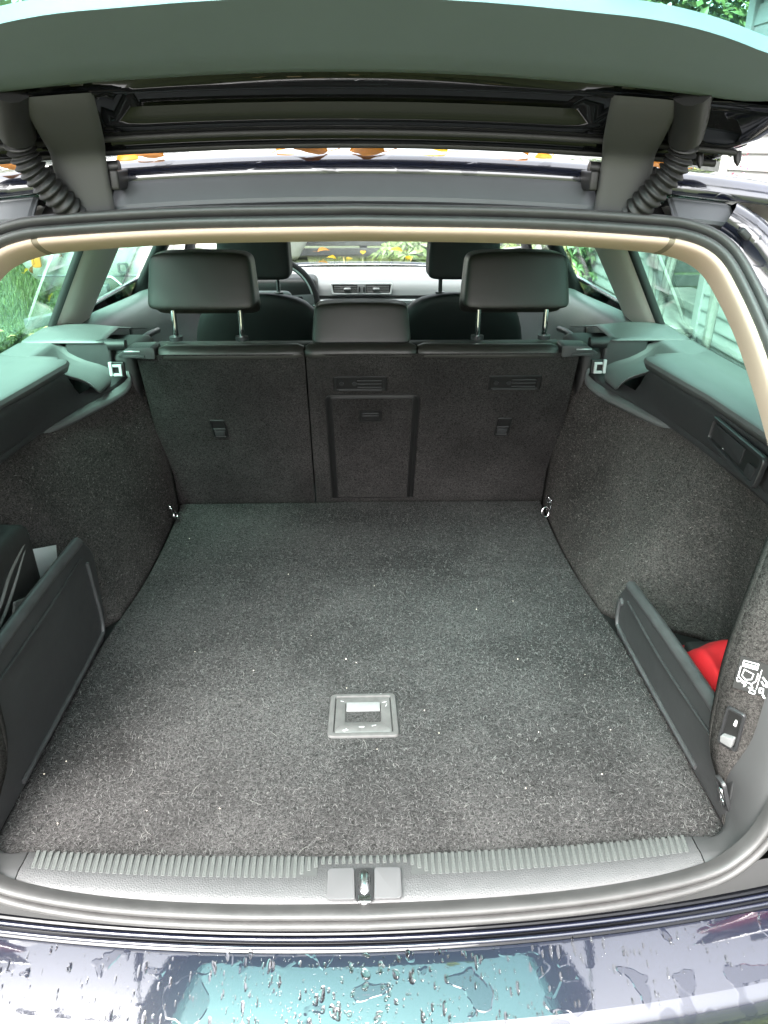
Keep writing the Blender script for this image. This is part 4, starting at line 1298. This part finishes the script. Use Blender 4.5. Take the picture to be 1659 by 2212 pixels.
# instrument cowl and steering wheel
cl_ = rbox('instrument_cowl', (.36, .16, .13), (-.36, 2.58, .955), PLASTIC_D, car, .035, 4)
for dx in (-.08, .08):
    tube('dial', [(-.36+dx+.045*math.cos(a), 2.497, .945+.045*math.sin(a)) for a in [2*math.pi*k/24 for k in range(24)]], .0022, SILVER, cl_, 6, closed=True)
sw = empty('steering_wheel', (0, 0, 0), car)
wc = Vector((-.36, 2.34, .935)); wt = R(24)
wu = Vector((0, math.sin(wt), math.cos(wt)))
def wp(a, r, n=0): return wc+Vector((1, 0, 0))*math.cos(a)*r+wu*math.sin(a)*r+Vector((0, -math.cos(wt), math.sin(wt)))*n
tube('wheel_rim', [wp(2*math.pi*k/48, .186) for k in range(48)], .0155, LEATHER_F, sw, 12, closed=True)
tube('rim_insert', [wp(2*math.pi*k/48, .176, .011) for k in range(0, 13)], .004, SILVER, sw, 6)
for a in (R(8), R(172), R(270)):
    rows = [[wp(a-w, r, .002) for w in (.16, 0, -.16)] for r in (.05,)] 
    prism('wheel_spoke', rpoly([(.04, -.035), (.178, -.018), (.178, .022), (.04, .035)], .006), .016, SILVER if abs(a-R(270)) < .1 else DASH_M, sw, (wc, wp(a, 1)-wc, wp(a+math.pi/2, 1)-wc, Vector((0, -math.cos(wt), math.sin(wt)))), .004)
    if abs(a-R(270)) > .1:
        prism('wheel_buttons', rpoly([(.085, -.018), (.135, -.014), (.135, .018), (.085, .020)], .005), .020, PLASTIC_S, sw, (wc, wp(a, 1)-wc, wp(a+math.pi/2, 1)-wc, Vector((0, -math.cos(wt), math.sin(wt)))), .002)
prism('airbag_cover', rpoly([(-.085, -.06), (.085, -.06), (.095, .055), (-.095, .055)], .035), .045, DASH_M, sw, (wc, Vector((1, 0, 0)), wu, Vector((0, -math.cos(wt), math.sin(wt)))), .015, 4)
# front seats
for s in (-1, 1):
    fs = empty('front_seat', (0, 0, 0), car)
    bm = bmesh.new()
    xc = s*.36
    rows = []
    for z, w, y0, th in ((.45, .25, 2.05, .16), (.6, .26, 2.02, .17), (.8, .255, 1.975, .16), (.93, .235, 1.945, .15), (1.0, .20, 1.93, .13), (1.035, .15, 1.93, .10), (1.052, .07, 1.935, .05)):
        row = []
        for k in range(20):
            a = 2*math.pi*k/20
            ca, sa = math.cos(a), math.sin(a)
            row.append((xc+w*math.copysign(abs(ca)**.6, ca), y0+th/2+th/2*math.copysign(abs(sa)**.7, sa), z))
        rows.append(row)
    rows.append([(xc, 1.96, 1.054)]*20)
    grid('backrest', rows, LEATHER_F, fs, closed_u=True, autos=None, sub=1)
    rbox('seat_cushion', (.50, .50, .16), (xc, 2.30, .46), LEATHER_F, fs, .05, 3)
    headrest('headrest', xc, 1.965, 1.102, 1.30, .252, .235, .11, fs, LEATHER_F, (), 1.05) 
    for px in (xc-.075, xc+.075):
        tube('post', [(px, 1.985, 1.03), (px, 1.985, 1.13)], .007, CHROME if s < 0 else PLASTIC_S, fs, 12)
        tube('post_collar', [(px, 1.985, 1.042), (px, 1.985, 1.052)], .017, PLASTIC_S, fs, 14)
rbox('cabin_floor', (1.40, 2.1, .04), (0, 2.15, .34), PLASTIC_D, car, .01)
rbox('bulkhead', (1.36, .04, .62), (0, 2.98, .66), PLASTIC_D, car, .01)
rbox('boot_side_shell', (.02, 1.2, .55), (-.775, .55, .78), PLASTIC_D, car, .004)
rbox('boot_side_shell', (.02, 1.2, .55), (.775, .55, .78), PLASTIC_D, car, .004)

# ------------------------------------------------------------------ loose things in the boot
BAG_M = mat('black nylon', (.012, .0115, .011), .6, bump=.3, bscale=900, var=.3, vscale=60)
bag = tag(empty('tool_bag', (-.610, .300, .64)), 'small black zipped fabric bag standing in the side pocket', 'bag')
def inb(o):
    o.parent = bag; o.location = Vector(o.location)-Vector(bag.location); return o
o = link('bag_body', rbox_mesh('bag_body', (.13, .33, .30), .022, 4, taper=(.94, .95)), BAG_M, bag, (-.02, -.025, .145)); o.rotation_euler = (0, 0, R(-3))
zip_m = mat('zip tape', (.10, .10, .095), .6)
for dx in (0, .010):
    tube('zip_tape', cr([(.044, .115, .270-dx*.5), (.0455, .09, .266-dx), (.0455, .03, .246-dx*2.6), (.0455, -.03, .215-dx*2), (.046, -.12, .195-dx)], 5), .0028, zip_m, bag, 6)
rbox('zip_pull', (.006, .010, .006), (.044, .118, .272), CHROME, bag, .002)
rbox('bag_label', (.004, .070, .034), (.0475, .045, .175), mat('grey woven label', (.16, .15, .145), .7, var=.4, vscale=120), bag, .001, 1, rot=(R(-22), R(6), R(-4)))
tube('bag_piping', cr([(.030, .122, .285), (.036, .128, .18), (.040, .130, .06)], 5), .0025, zip_m, bag, 6)

rows = []
for j in range(7):
    rows.append([(-.596+.004*math.sin(i*.5), .43+.24*i/8, .66+(.215-.108*i/8)*j/6) for i in range(9)])
pp = grid('paper_sheet', rows, WHITE_P, None, thick=.0012)
tag(pp, 'sheet of white paper tucked behind the pocket cover beside the black bag', 'paper')
RED_M = mat('red cloth', (.36, .0015, .005), .75, bump=.2, bscale=600, var=.15, vscale=30)
rows = []
for j in range(17):
    v = j/16
    row = []
    for i in range(17):
        u = i/16
        x = .545+.14*u; y = .06+.31*v
        z = .766-.02*u-.14*max(0, v-.72)**1*1.6-.02*max(0, .2-v)*4+.010*math.sin(u*7+v*5)+.007*math.sin(v*13-u*4)
        if i == 0: z -= .10
        if i == 1: z -= .012
        row.append((x, y, z))
    rows.append(row)
rc = grid('red_cloth', rows, RED_M, None, thick=.004, autos=80, sub=1)
tag(rc, 'bright red cloth stuffed in the pocket behind the low black board', 'cloth')
# it lies on a dark box that fills the pocket
o = rbox('storage_box', (.12, .25, .105), (.620, .210, .6825), PLASTIC_D, None, .008)
tag(o, 'dark box under the red cloth in the side pocket', 'box')

# ------------------------------------------------------------------ outside: house, caravan, plants, fence
SIDING = mat('white painted boards', (.31, .31, .305), .6, var=.06, vscale=6, bump=.2, bscale=60)
house = tag(empty('house', (2.4, 4, 0)), 'white clapboard house wall with porch post and grey wooden steps', 'house')
def addh(o):
    o.parent = house; o.location = Vector(o.location)-Vector(house.location); return o
def board_wall(x, y0, y1, z0, z1, pitch=.098):
    n = int((z1-z0)/pitch)
    L_ = y1-y0
    me = bpy.data.meshes.new('board')
    w = .012
    prof_ = [(-.020, 0), (-.020, .012), (-.004, pitch+.012), (.006, pitch+.012), (.006, 0)]
    vs, fs = [], []
    ny = 10
    for k in range(ny+1):
        y = -L_/2+L_*k/ny
        wob = .0015*math.sin(k*2.3)
        for a, b in prof_: vs.append((a+wob, y, b))
    q = len(prof_)
    for k in range(ny):
        for i in range(q): fs.append((k*q+i, k*q+(i+1) % q, (k+1)*q+(i+1) % q, (k+1)*q+i))
    fs.append(tuple(range(q))); fs.append(tuple(ny*q+i for i in range(q)))
    me.from_pydata(vs, [], fs); me.update()
    me.materials.append(SIDING)
    for k in range(n):
        o = link('board', me, None, house, (x-house.location.x+rnd.uniform(-.001, .001), (y0+y1)/2-house.location.y, z0+k*pitch))
        o.rotation_euler = (rnd.uniform(-.0012, .0012), 0, 0)
board_wall(2.40, .6, 4.50, .12, 2.35)
board_wall(2.40, 5.62, 8.4, .30, 1.75)
addh(rbox('wall_core', (.10, 3.88, 2.4), (2.46, 2.55, 1.2), SIDING, None, 0))
addh(rbox('wall_core', (.10, 2.76, 1.75), (2.46, 7.01, .9), SIDING, None, 0))
addh(rbox('door_post', (.12, .16, 2.1), (2.38, 5.50, 1.25), SIDING, None, .006))
addh(rbox('corner_board', (.05, .09, 2.4), (2.392, 4.545, 1.2), SIDING, None, .005))
addh(rbox('entrance_wall', (.08, 1.4, 2.3), (3.1, 5.0, 1.15), mat('dark entrance', (.05, .05, .05), .7), None, 0))
WOODG = mat('weathered wood', (.20, .19, .175), .85, var=.3, vscale=14, bump=.3, bscale=40)
for k, (z, x) in enumerate(((.10, 2.06), (.22, 2.22), (.34, 2.38), (.46, 2.60))):
    addh(rbox('step', (.30, 1.02, .06), (x, 5.04, z), WOODG, None, .006))
    addh(rbox('step_riser', (.03, 1.00, z-.03), (x-.10, 5.04, (z-.03)/2), WOODG, None, .003))
addh(rbox('bottom_rail', (.10, 3.9, .12), (2.38, 2.55, .08), WOODG, None, .004))
addh(rbox('deck_rail', (.08, 2.7, .18), (2.34, 7.0, .20), WOODG, None, .004))
addh(rbox('roof', (.9, 4.3, .08), (2.62, 2.6, 2.45), mat('dark roof felt', (.04, .04, .045), .8), None, .01))

CARA_W = mat('white caravan shell', (.62, .62, .58), .4, var=.04, vscale=3)
cara = tag(empty('caravan', (-1.9, 6.6, 0)), 'white caravan with rounded end and drawbar parked beyond the car', 'caravan')
rows = []
cz = [(.42, .60), (.46, .78), (.56, .92), (.75, 1.0), (1.1, 1.02), (1.6, 1.0), (2.1, .94), (2.4, .84), (2.5, .6)]
for z, k in cz:
    row = []
    for i in range(40):
        a = 2*math.pi*i/40
        ca, sa = math.cos(a), math.sin(a)
        row.append((1.20*k*math.copysign(abs(ca)**.36, ca), 1.9+1.9*k**.5*math.copysign(abs(sa)**.42, sa)-.0, z))
    rows.append(row)
rows = [[(0, 1.9, .42)]*40]+rows+[[(0, 1.9, 2.5)]*40]
body = grid('caravan_body', rows, CARA_W, cara, closed_u=True, autos=None)
cara.location = (-1.70, 5.35, 0)
CGREY = mat('caravan grey', (.12, .13, .13), .5)
tube('body_seam', [(x, -.015-.0*abs(x), .98+.10*math.cos(x*2)) for x in [k/10*.9-.9 for k in range(21)]], .012, CARA_W, cara, 6)
tube('body_seam', [(x, -.012, .62) for x in [k/10*.8-.8 for k in range(21)]], .010, CGREY, cara, 6)
prism('front_window', rpoly([(-.8, 1.25), (.8, 1.25), (.72, 1.95), (-.72, 1.95)], .08), .03, mat('dark window', (.03, .035, .035), .1), cara, ((0, .02, 0), (1, 0, 0), (0, 0, 1), (0, -1, 0)), .01)
prism('side_lamp', rpoly([(-.83, .68), (-.76, .68), (-.76, .80), (-.83, .80)], .02), .02, mat('orange lens', (.55, .22, .03), .3), cara, ((0, .01, 0), (1, 0, 0), (0, 0, 1), (0, -1, 0)), .005)
ring('locker_lock', rpoly([(-.17, .64), (-.09, .64), (-.09, .72), (-.17, .72)], .02), rpoly([(-.155, .655), (-.105, .655), (-.105, .705), (-.155, .705)], .015), .03, CGREY, cara, ((0, -.02, 0), (1, 0, 0), (0, 0, 1), (0, -1, 0)))
rbox('drawbar', (.08, 1.1, .08), (-.05, -.45, .42), CGREY, cara, .01)
rbox('drawbar', (.07, 1.0, .07), (-.40, -.30, .40), CGREY, cara, .01, rot=(0, 0, R(-28)))
rbox('drawbar', (.07, 1.0, .07), (.30, -.30, .40), CGREY, cara, .01, rot=(0, 0, R(28)))
tube('jockey_post', [(-.20, -.35, .12), (-.20, -.35, .62)], .028, STEEL, cara, 10)
rbox('jockey_head', (.10, .08, .10), (-.21, -.35, .56), CGREY, cara, .01)
tube('jockey_crank', cr([(-.20, -.35, .64), (-.12, -.37, .66), (-.04, -.38, .60), (.02, -.38, .63)], 4), .012, STEEL, cara, 8)
tube('jockey_wheel', [(-.24, -.35, .10), (-.16, -.35, .10)], .10, RUBBER_D, cara, 18)
tube('caravan_wheel', [(-1.0, 1.9, .32), (-.8, 1.9, .32)], .32, RUBBER_D, cara, 24)
tube('caravan_wheel', [(.8, 1.9, .32), (1.0, 1.9, .32)], .32, RUBBER_D, cara, 24)
for z in (1.1, 1.25): rbox('marker_lamp', (.02, .03, .05), (1.0, .1, z-.35), mat('red lens', (.5, .03, .01), .3) if 'red lens' not in bpy.data.materials else bpy.data.materials['red lens'], cara, .005)

# dark slatted fence across the end of the garden
FEN = mat('dark stained boards', (.035, .038, .036), .8, var=.4, vscale=10, bump=.3, bscale=30)
fence = tag(empty('fence', (1.5, 8.2, 0)), 'dark horizontal board fence behind the green shrub', 'fence')
for k in range(10):
    o = rbox('slat', (9.0, .022, .125), (0, rnd.uniform(-.004, .004), .14+k*.150), FEN, fence, .004, 1)
for k in range(7):
    rbox('post', (.09, .09, 1.7), (-4.4+k*1.47, .06, .85), FEN, fence, .004, 1)

def leaf_mat(name, c1, c2, sc_=4.0, trans=.25):
    m = mat(name, c1, .5, var=.0)
    nt, b = m.node_tree, m.node_tree.nodes['Principled BSDF']
    N, L = nt.nodes, nt.links
    g = N.new('ShaderNodeNewGeometry'); rp = N.new('ShaderNodeValToRGB')
    rp.color_ramp.elements[0].color = (*c1, 1); rp.color_ramp.elements[1].color = (*c2, 1)
    L.new(g.outputs['Random Per Island'], rp.inputs['Fac']); L.new(rp.outputs['Color'], b.inputs['Base Color'])
    b.inputs['Transmission Weight'].default_value = 0
    return m
SHRUB_M = leaf_mat('shrub leaf', (.045, .085, .022), (.10, .155, .045))
GRASSB_M = leaf_mat('grass blade', (.035, .065, .012), (.085, .115, .025))
HEDGE_M = leaf_mat('hedge leaf', (.035, .07, .015), (.10, .14, .03))

def whorl(V, F, c, n, r, k=7):
    """a fan of pointed leaflets round one stalk"""
    t = n.orthogonal().normalized(); b = n.cross(t); a0 = rnd.uniform(0, 6)
    for i in range(k):
        a = a0+2*math.pi*i/k+rnd.uniform(-.15, .15); d = (t*math.cos(a)+b*math.sin(a)); e = n.cross(d); L_ = r*rnd.uniform(.8, 1.15); w = L_*.17
        k0 = len(V)
        V += [c+d*L_*.05, c+d*L_*.5+e*w-n*L_*.05, c+d*L_-n*L_*.28, c+d*L_*.5-e*w-n*L_*.05, c+d*L_*.5+n*L_*.02]
        F += [(k0, k0+1, k0+4), (k0+1, k0+2, k0+4), (k0+2, k0+3, k0+4), (k0+3, k0, k0+4)]
def shrub(name, loc, rx, ry, h, count, r, label, seed):
    global rnd
    keep = rnd; rnd = random.Random(seed)
    e = tag(empty(name, loc), label, 'shrub')
    V, F = [], []
    for q in range(count):
        a = rnd.uniform(0, 2*math.pi); u = rnd.random()**.5; zz = rnd.uniform(.05, 1)
        k = math.sqrt(max(0, 1-(zz*.95)**3))*rnd.uniform(.75, 1.08)
        p = Vector((math.cos(a)*rx*u*k, math.sin(a)*ry*u*k, h*zz*rnd.uniform(.85, 1.05)))
        n = Vector((math.cos(a)*.5+rnd.uniform(-.3, .3), math.sin(a)*.6-.45+rnd.uniform(-.3, .3), 1)).normalized()
        whorl(V, F, p, n, r*rnd.uniform(.7, 1.2))
    mk('foliage', V, F, SHRUB_M, e, False)
    for q in range(9):
        a = rnd.uniform(0, 6.28)
        tube('stem', cr([(0, 0, 0), (math.cos(a)*rx*.3, math.sin(a)*ry*.3, h*.4), (math.cos(a)*rx*.6, math.sin(a)*ry*.6, h*.8)], 4), lambda i: .012-.0008*i, WOODG, e, 6)
    rnd = keep
    return e
shrub('leafy_shrub', (.80, 6.6, 0), .72, .55, .95, 800, .13, 'green shrub with fans of pointed leaflets seen through the windscreen', 3)
shrub('leafy_shrub', (2.0, 7.3, 0), .6, .5, .9, 300, .12, 'smaller green shrub by the fence beside the clapboard wall', 4)

def bush(name, loc, rx, ry, h, count, size, m, label, cat, seed, z0=.02, flower=None):
    r_ = random.Random(seed)
    e = tag(empty(name, loc), label, cat)
    V, F = [], []
    lumps = [(Vector((r_.uniform(-.7, .7)*rx, r_.uniform(-.7, .7)*ry, h*r_.uniform(.35, .85))), r_.uniform(.25, .5)) for _ in range(14)]
    for q in range(count):
        c, rr = r_.choice(lumps)
        d = Vector((r_.gauss(0, 1), r_.gauss(0, 1), r_.gauss(0, 1))).normalized()
        p = c+Vector((d.x*rx*rr, d.y*ry*rr, d.z*h*rr*.9))*r_.uniform(.55, 1.05)
        if p.z < z0: p.z = z0+r_.random()*.1
        n = (d+Vector((0, 0, .6))+Vector((r_.uniform(-.5, .5), r_.uniform(-.5, .5), r_.uniform(-.5, .5)))).normalized()
        t = n.orthogonal().normalized(); b = n.cross(t); a = r_.uniform(0, 6.28)
        t, b = t*math.cos(a)+b*math.sin(a), b*math.cos(a)-t*math.sin(a)
        L_ = size*r_.uniform(.6, 1.3); k0 = len(V)
        V += [p, p+t*L_*.5+b*L_*.28+n*L_*.06, p+t*L_, p+t*L_*.5-b*L_*.28+n*L_*.06]
        F += [(k0, k0+1, k0+2), (k0, k0+2, k0+3)]
    mk('foliage', V, F, m, e, False)
    for q in range(7):
        a = r_.uniform(0, 6.28)
        tube('stem', cr([(0, 0, 0), (math.cos(a)*rx*.25, math.sin(a)*ry*.25, h*.4), (math.cos(a)*rx*.5, math.sin(a)*ry*.5, h*.75)], 4), lambda i: .025-.0015*i, WOODG, e, 6)
    return e
bush('hedge', (5.4, 11.0, 0), 2.9, 1.1, 4.8, 11000, .17, HEDGE_M, 'tall loose hedge beyond the house, glimpsed through the raised rear glass', 'hedge', 11)
bush('climbing_plant', (2.10, 4.62, 0), .26, .16, 1.55, 1100, .055, leaf_mat('yellow green leaf', (.10, .14, .02), (.22, .22, .03)), 'yellow-green climbing plant topping the porch corner above the roof edge', 'plant', 13, z0=1.18)
PINK = leaf_mat('pink petals', (.45, .04, .12), (.55, .12, .22))
bush('flower_spike', (2.24, 4.02, 0), .05, .07, 1.44, 420, .03, PINK, 'pink flower spike in front of the white boards', 'flower', 14, z0=1.2)
bush('weeds', (-.35, 7.5, 0), .8, .4, .45, 500, .06, HEDGE_M, 'tangled weeds growing against the dark fence', 'weeds', 15)

# trees beside the drive: they drop the leaves and darken the ends of the bumper's reflection
TREE_M = leaf_mat('tree leaf', (.04, .07, .012), (.15, .14, .02))
BARK = mat('bark', (.09, .075, .06), .9, var=.4, vscale=12, bump=.5, bscale=40)
def tree(loc, h, rx, rz, count, label, seed):
    r_ = random.Random(seed)
    e = tag(empty('tree', loc), label, 'tree')
    tube('trunk', cr([(0, 0, -.05), (.05, .02, h*.25), (-.04, .06, h*.5), (.03, 0, h*.85)], 6), lambda i: .16-.006*i, BARK, e, 12)
    lumps = []
    for q in range(16):
        a = r_.uniform(0, 6.28); rr = r_.uniform(.25, .85)*rx; z = h*.72+r_.uniform(-.75, .85)*rz
        c = Vector((math.cos(a)*rr, math.sin(a)*rr, z)); lumps.append((c, r_.uniform(.25, .42)*rx))
        tube('limb', cr([(0, 0, h*r_.uniform(.35, .6)), c*.55+Vector((0, 0, h*.25)), c], 5), lambda i: .05-.004*i, BARK, e, 7)
    V, F = [], []
    for q in range(count):
        c, rr = r_.choice(lumps)
        d = Vector((r_.gauss(0, 1), r_.gauss(0, 1), r_.gauss(0, 1))).normalized()
        p = c+d*rr*r_.uniform(.2, 1.08)
        n = Vector((r_.gauss(0, 1), r_.gauss(0, 1), r_.gauss(0, 1)+.6)).normalized()
        t = n.orthogonal().normalized(); b = n.cross(t); L_ = r_.uniform(.10, .2); k0 = len(V)
        V += [p, p+t*L_*.5+b*L_*.3, p+t*L_, p+t*L_*.5-b*L_*.3]
        F += [(k0, k0+1, k0+2), (k0, k0+2, k0+3)]
    mk('crown', V, F, TREE_M, e, False)
tree((-4.7, -1.0, 0), 6.0, 2.3, 2.0, 9000, 'autumn tree seen only as dark patches mirrored in the bumper at left', 31)
tree((5.3, -1.6, 0), 6.5, 2.3, 2.2, 9000, 'autumn tree seen only as dark patches mirrored in the bumper at right', 32)
tree((-5.6, 10.0, 0), 5.6, 2.6, 2.2, 9000, 'autumn tree behind the white caravan', 33)

# grass: blades near the car, in the side views and ahead
def grass_field(name, areas, m):
    V, F = [], []
    r_ = random.Random(21)
    for (x0, x1, y0, y1, cnt, h) in areas:
        for q in range(cnt):
            x, y = r_.uniform(x0, x1), r_.uniform(y0, y1)
            a = r_.uniform(0, 6.28); L_ = h*r_.uniform(.5, 1.3); w = .0035+.002*r_.random()
            if h > .08: w *= 1.6
            lx, ly = math.cos(a)*L_*.5, math.sin(a)*L_*.5
            px, py = -math.sin(a)*w, math.cos(a)*w
            k0 = len(V)
            V += [(x-px, y-py, -.02), (x+px, y+py, -.02), (x+lx*.4+px*.7, y+ly*.4+py*.7, L_*.6), (x+lx*.4-px*.7, y+ly*.4-py*.7, L_*.6), (x+lx, y+ly, L_*.9)]
            F += [(k0, k0+1, k0+2, k0+3), (k0+3, k0+2, k0+4)]
    return tag(mk(name, V, F, m, None, False), 'short wet green lawn round the car', 'grass', kind='stuff')
grass_field('grass', [(.2, 1.6, -.8, 1.2, 9000, .05), (-6, -1.1, 1.0, 5.2, 26000, .035), (-7, -2.6, 5.2, 11, 26000, .04), (-.5, 2.0, 4.3, 8, 9000, .06), (1.1, 2.0, 1.2, 5, 4000, .06), (-1.6, .2, -.8, 1.0, 4000, .05)], GRASSB_M)

# fallen leaves
LEAF_MATS = [mat('orange leaf', (.58, .22, .015), .5, var=.3, vscale=40), mat('yellow leaf', (.66, .42, .02), .5, var=.25, vscale=40),
             mat('brown leaf', (.26, .10, .03), .6, var=.3, vscale=40), mat('olive leaf', (.24, .24, .02), .5, var=.25, vscale=40)]
for m_ in LEAF_MATS:          # thin leaves let light through
    nt = m_.node_tree; N, L = nt.nodes, nt.links
    b_ = N['Principled BSDF']; tl = N.new('ShaderNodeBsdfTranslucent'); mx_ = N.new('ShaderNodeMixShader'); mx_.inputs['Fac'].default_value = .5
    L.new(b_.inputs['Base Color'].links[0].from_socket, tl.inputs['Color'])
    L.new(b_.outputs[0], mx_.inputs[1]); L.new(tl.outputs[0], mx_.inputs[2]); L.new(mx_.outputs[0], N['Material Output'].inputs['Surface'])
def leaf_mesh(seed, L_=.05, curl=.3):
    r_ = random.Random(seed)
    V, F = [], []
    n = 7
    for i in range(n):
        t = i/(n-1)
        w = L_*.32*math.sin(math.pi*t**.8)**.8*(1+.12*r_.uniform(-1, 1))+.0002
        y = L_*t; bend = curl*L_*(4*t*(1-t))*.5
        for k in (-1, -.5, 0, .5, 1):
            V.append((w*k, y+L_*.02*r_.uniform(-1, 1), bend*.6+abs(k)**1.5*curl*w*.9+L_*.015*r_.uniform(-1, 1)))
    for i in range(n-1):
        for k in range(4): F.append((i*5+k, i*5+k+1, (i+1)*5+k+1, (i+1)*5+k))
    k0 = len(V)
    V += [(-.0008, 0, 0), (.0008, 0, 0), (.003, -L_*.35, .004), (.0015, -L_*.35, .004)]
    F.append((k0, k0+1, k0+2, k0+3))
    me = bpy.data.meshes.new('fallen_leaf')
    me.from_pydata(V, [], F)
    for p in me.polygons: p.use_smooth = True
    return me
def leaf(loc, nrm, rot, L_, mi, label, group, seed, curl=.35):
    me = leaf_mesh(seed, L_, curl); me.materials.append(LEAF_MATS[mi])
    o = link('fallen_leaf', me)
    n = Vector(nrm).normalized(); q = n.to_track_quat('Z', 'Y')
    o.rotation_mode = 'QUATERNION'
    o.rotation_quaternion = q @ __import__('mathutils').Quaternion((0, 0, 1), rot)
    o.location = loc
    return tag(o, label, 'leaf', group)
# on the windscreen: (x, position up the glass 0..1, size, turn, colour, words)
def on_screen(x, t):
    y = 3.14-(3.14-2.33)*t; z = .985+(1.425-.985)*t+.012*math.sin(math.pi*t)
    xr = x/(.70-.14*t)
    return Vector((x, y-.10*xr*xr*(1-.4*t), z))+Vector((0, .477, .879))*.007
for i, (x, t, L_, ro, c, words) in enumerate((
        (-.20, .16, .060, 1.3, 0, 'orange leaf on the windscreen nearest the white caravan, the upper of two'),
        (-.205, .03, .050, 1.8, 0, 'orange leaf low on the windscreen nearest the white caravan'),
        (-.115, .07, .050, -1.2, 1, 'flat yellow leaf low on the windscreen, second from the steering wheel'),
        (-.06, .04, .048, .5, 1, 'yellow leaf standing upright at the foot of the windscreen'),
        (.015, .125, .042, .1, 1, 'small yellow leaf with upright stalk in mid windscreen'),
        (.045, .29, .060, 1.6, 1, 'yellow leaf at the top edge of the windscreen view, in its middle'),
        (.235, .275, .055, 1.5, 1, 'yellow leaf at the top of the windscreen over the shrub'),
        (.205, .165, .065, -1.5, 1, 'long yellow leaf lying across the windscreen over the shrub'),
        (.235, .05, .055, .3, 1, 'yellow leaf low on the windscreen in front of the shrub'))):
    leaf(on_screen(x, t), (0, .477, .879), ro, L_, c, words, 'leaves on the windscreen', 40+i)
def on_roof(x, y):
    z = lerp(YR, ZR, y)-.024*(x/.45)**2
    return Vector((x, y, z+.004))
for i, (x, y, L_, ro, c, words) in enumerate((
        (-.330, .55, .055, .9, 0, 'orange leaf on the wet roof, next to the first hinge cover'),
        (-.275, .75, .045, 2.0, 0, 'small orange leaf on the roof close behind the first hinge'),
        (-.235, .48, .060, 1.4, 0, 'big orange leaf on the roof, second cluster from the first hinge'),
        (-.10, .62, .050, -1.0, 0, 'curled orange leaf on the roof left of the middle pair'),
        (-.035, .45, .058, 1.5, 0, 'broad orange leaf on the roof, left of the middle pair'),
        (.035, .42, .062, 1.55, 0, 'broad orange leaf on the roof, right of the middle pair'),
        (.115, .60, .055, 1.2, 1, 'pale yellow leaf on the roof right of the middle pair'),
        (.215, .55, .060, .6, 0, 'orange leaf on the roof towards the second hinge'),
        (.250, .70, .045, 2.3, 0, 'small orange leaf on the roof beside the second hinge'),
        (.405, .42, .055, 1.4, 0, 'orange leaf on the roof outside the second cable conduit'),
        (-.405, .46, .050, 1.4, 0, 'orange leaf on the roof outside the first cable conduit'),
        (.372, .50, .05, .2, 2, 'brown leaf on the roof behind the second hinge cover'))):
    leaf(on_roof(x, .30+.12*(y-.42)), (.2*math.sin(i*2.1), -.80, .6), ro, L_*.72, c, words, 'leaves on the roof', 60+i, .5)
def on_quarter(y, z): return Vector((-(side_x(z)+.014), y, z))
leaf(on_quarter(1.005, 1.275), (-1, 0, .6), 2.6, .030, 2, 'brown leaf stuck to the rear side window, under the cream trim', 'leaves on the side window', 81)
leaf(on_quarter(1.165, 1.276), (-1, 0, .6), 2.0, .018, 2, 'small brown leaf high on the rear side window beside the pillar', 'leaves on the side window', 82)
leaf(on_quarter(1.225, 1.155), (-1, 0, .6), 0.2, .026, 1, 'yellow leaf on the rear side window against the pillar edge', 'leaves on the side window', 83)
leaf(on_quarter(.965, 1.262), (-1, 0, .6), 1.2, .018, 1, 'small yellow leaf on the rear side window below the brown one', 'leaves on the side window', 84)
leaf(TP(.212, .262, .016), TN, 1.4, .045, 1, 'yellow leaf on the raised rear glass at the top of the picture', 'leaves on the rear glass', 85)
leaf(TP(.262, .240, .016), TN, 1.2, .045, 3, 'olive leaf at the edge of the raised rear glass', 'leaves on the rear glass', 86)

# leaf litter on the lawn
V, F = [], []
r_ = random.Random(5)
for q in range(900):
    if q < 700: x, y = r_.uniform(-6, -1.3), r_.uniform(1.2, 6.2)
    else: x, y = r_.uniform(-.5, 2), r_.uniform(-.7, 7)
    if abs(x) < .95 and -.2 < y < 4.2: continue
    L_ = r_.uniform(.03, .06); a = r_.uniform(0, 6.28); k0 = len(V); z = r_.uniform(.03, .065)
    dx, dy = math.cos(a)*L_, math.sin(a)*L_
    V += [(x-dx, y-dy, z), (x-dy*.5, y+dx*.5, z+r_.uniform(0, .02)), (x+dx, y+dy, z+r_.uniform(-.01, .02)), (x+dy*.5, y-dx*.5, z+r_.uniform(0, .02))]
    F += [(k0, k0+1, k0+2), (k0, k0+2, k0+3)]
tag(mk('leaf_litter', V, F, leaf_mat('pale fallen leaf', (.30, .24, .10), (.45, .33, .10)), None, False), 'pale fallen leaves scattered over the lawn', 'leaf litter', kind='stuff')
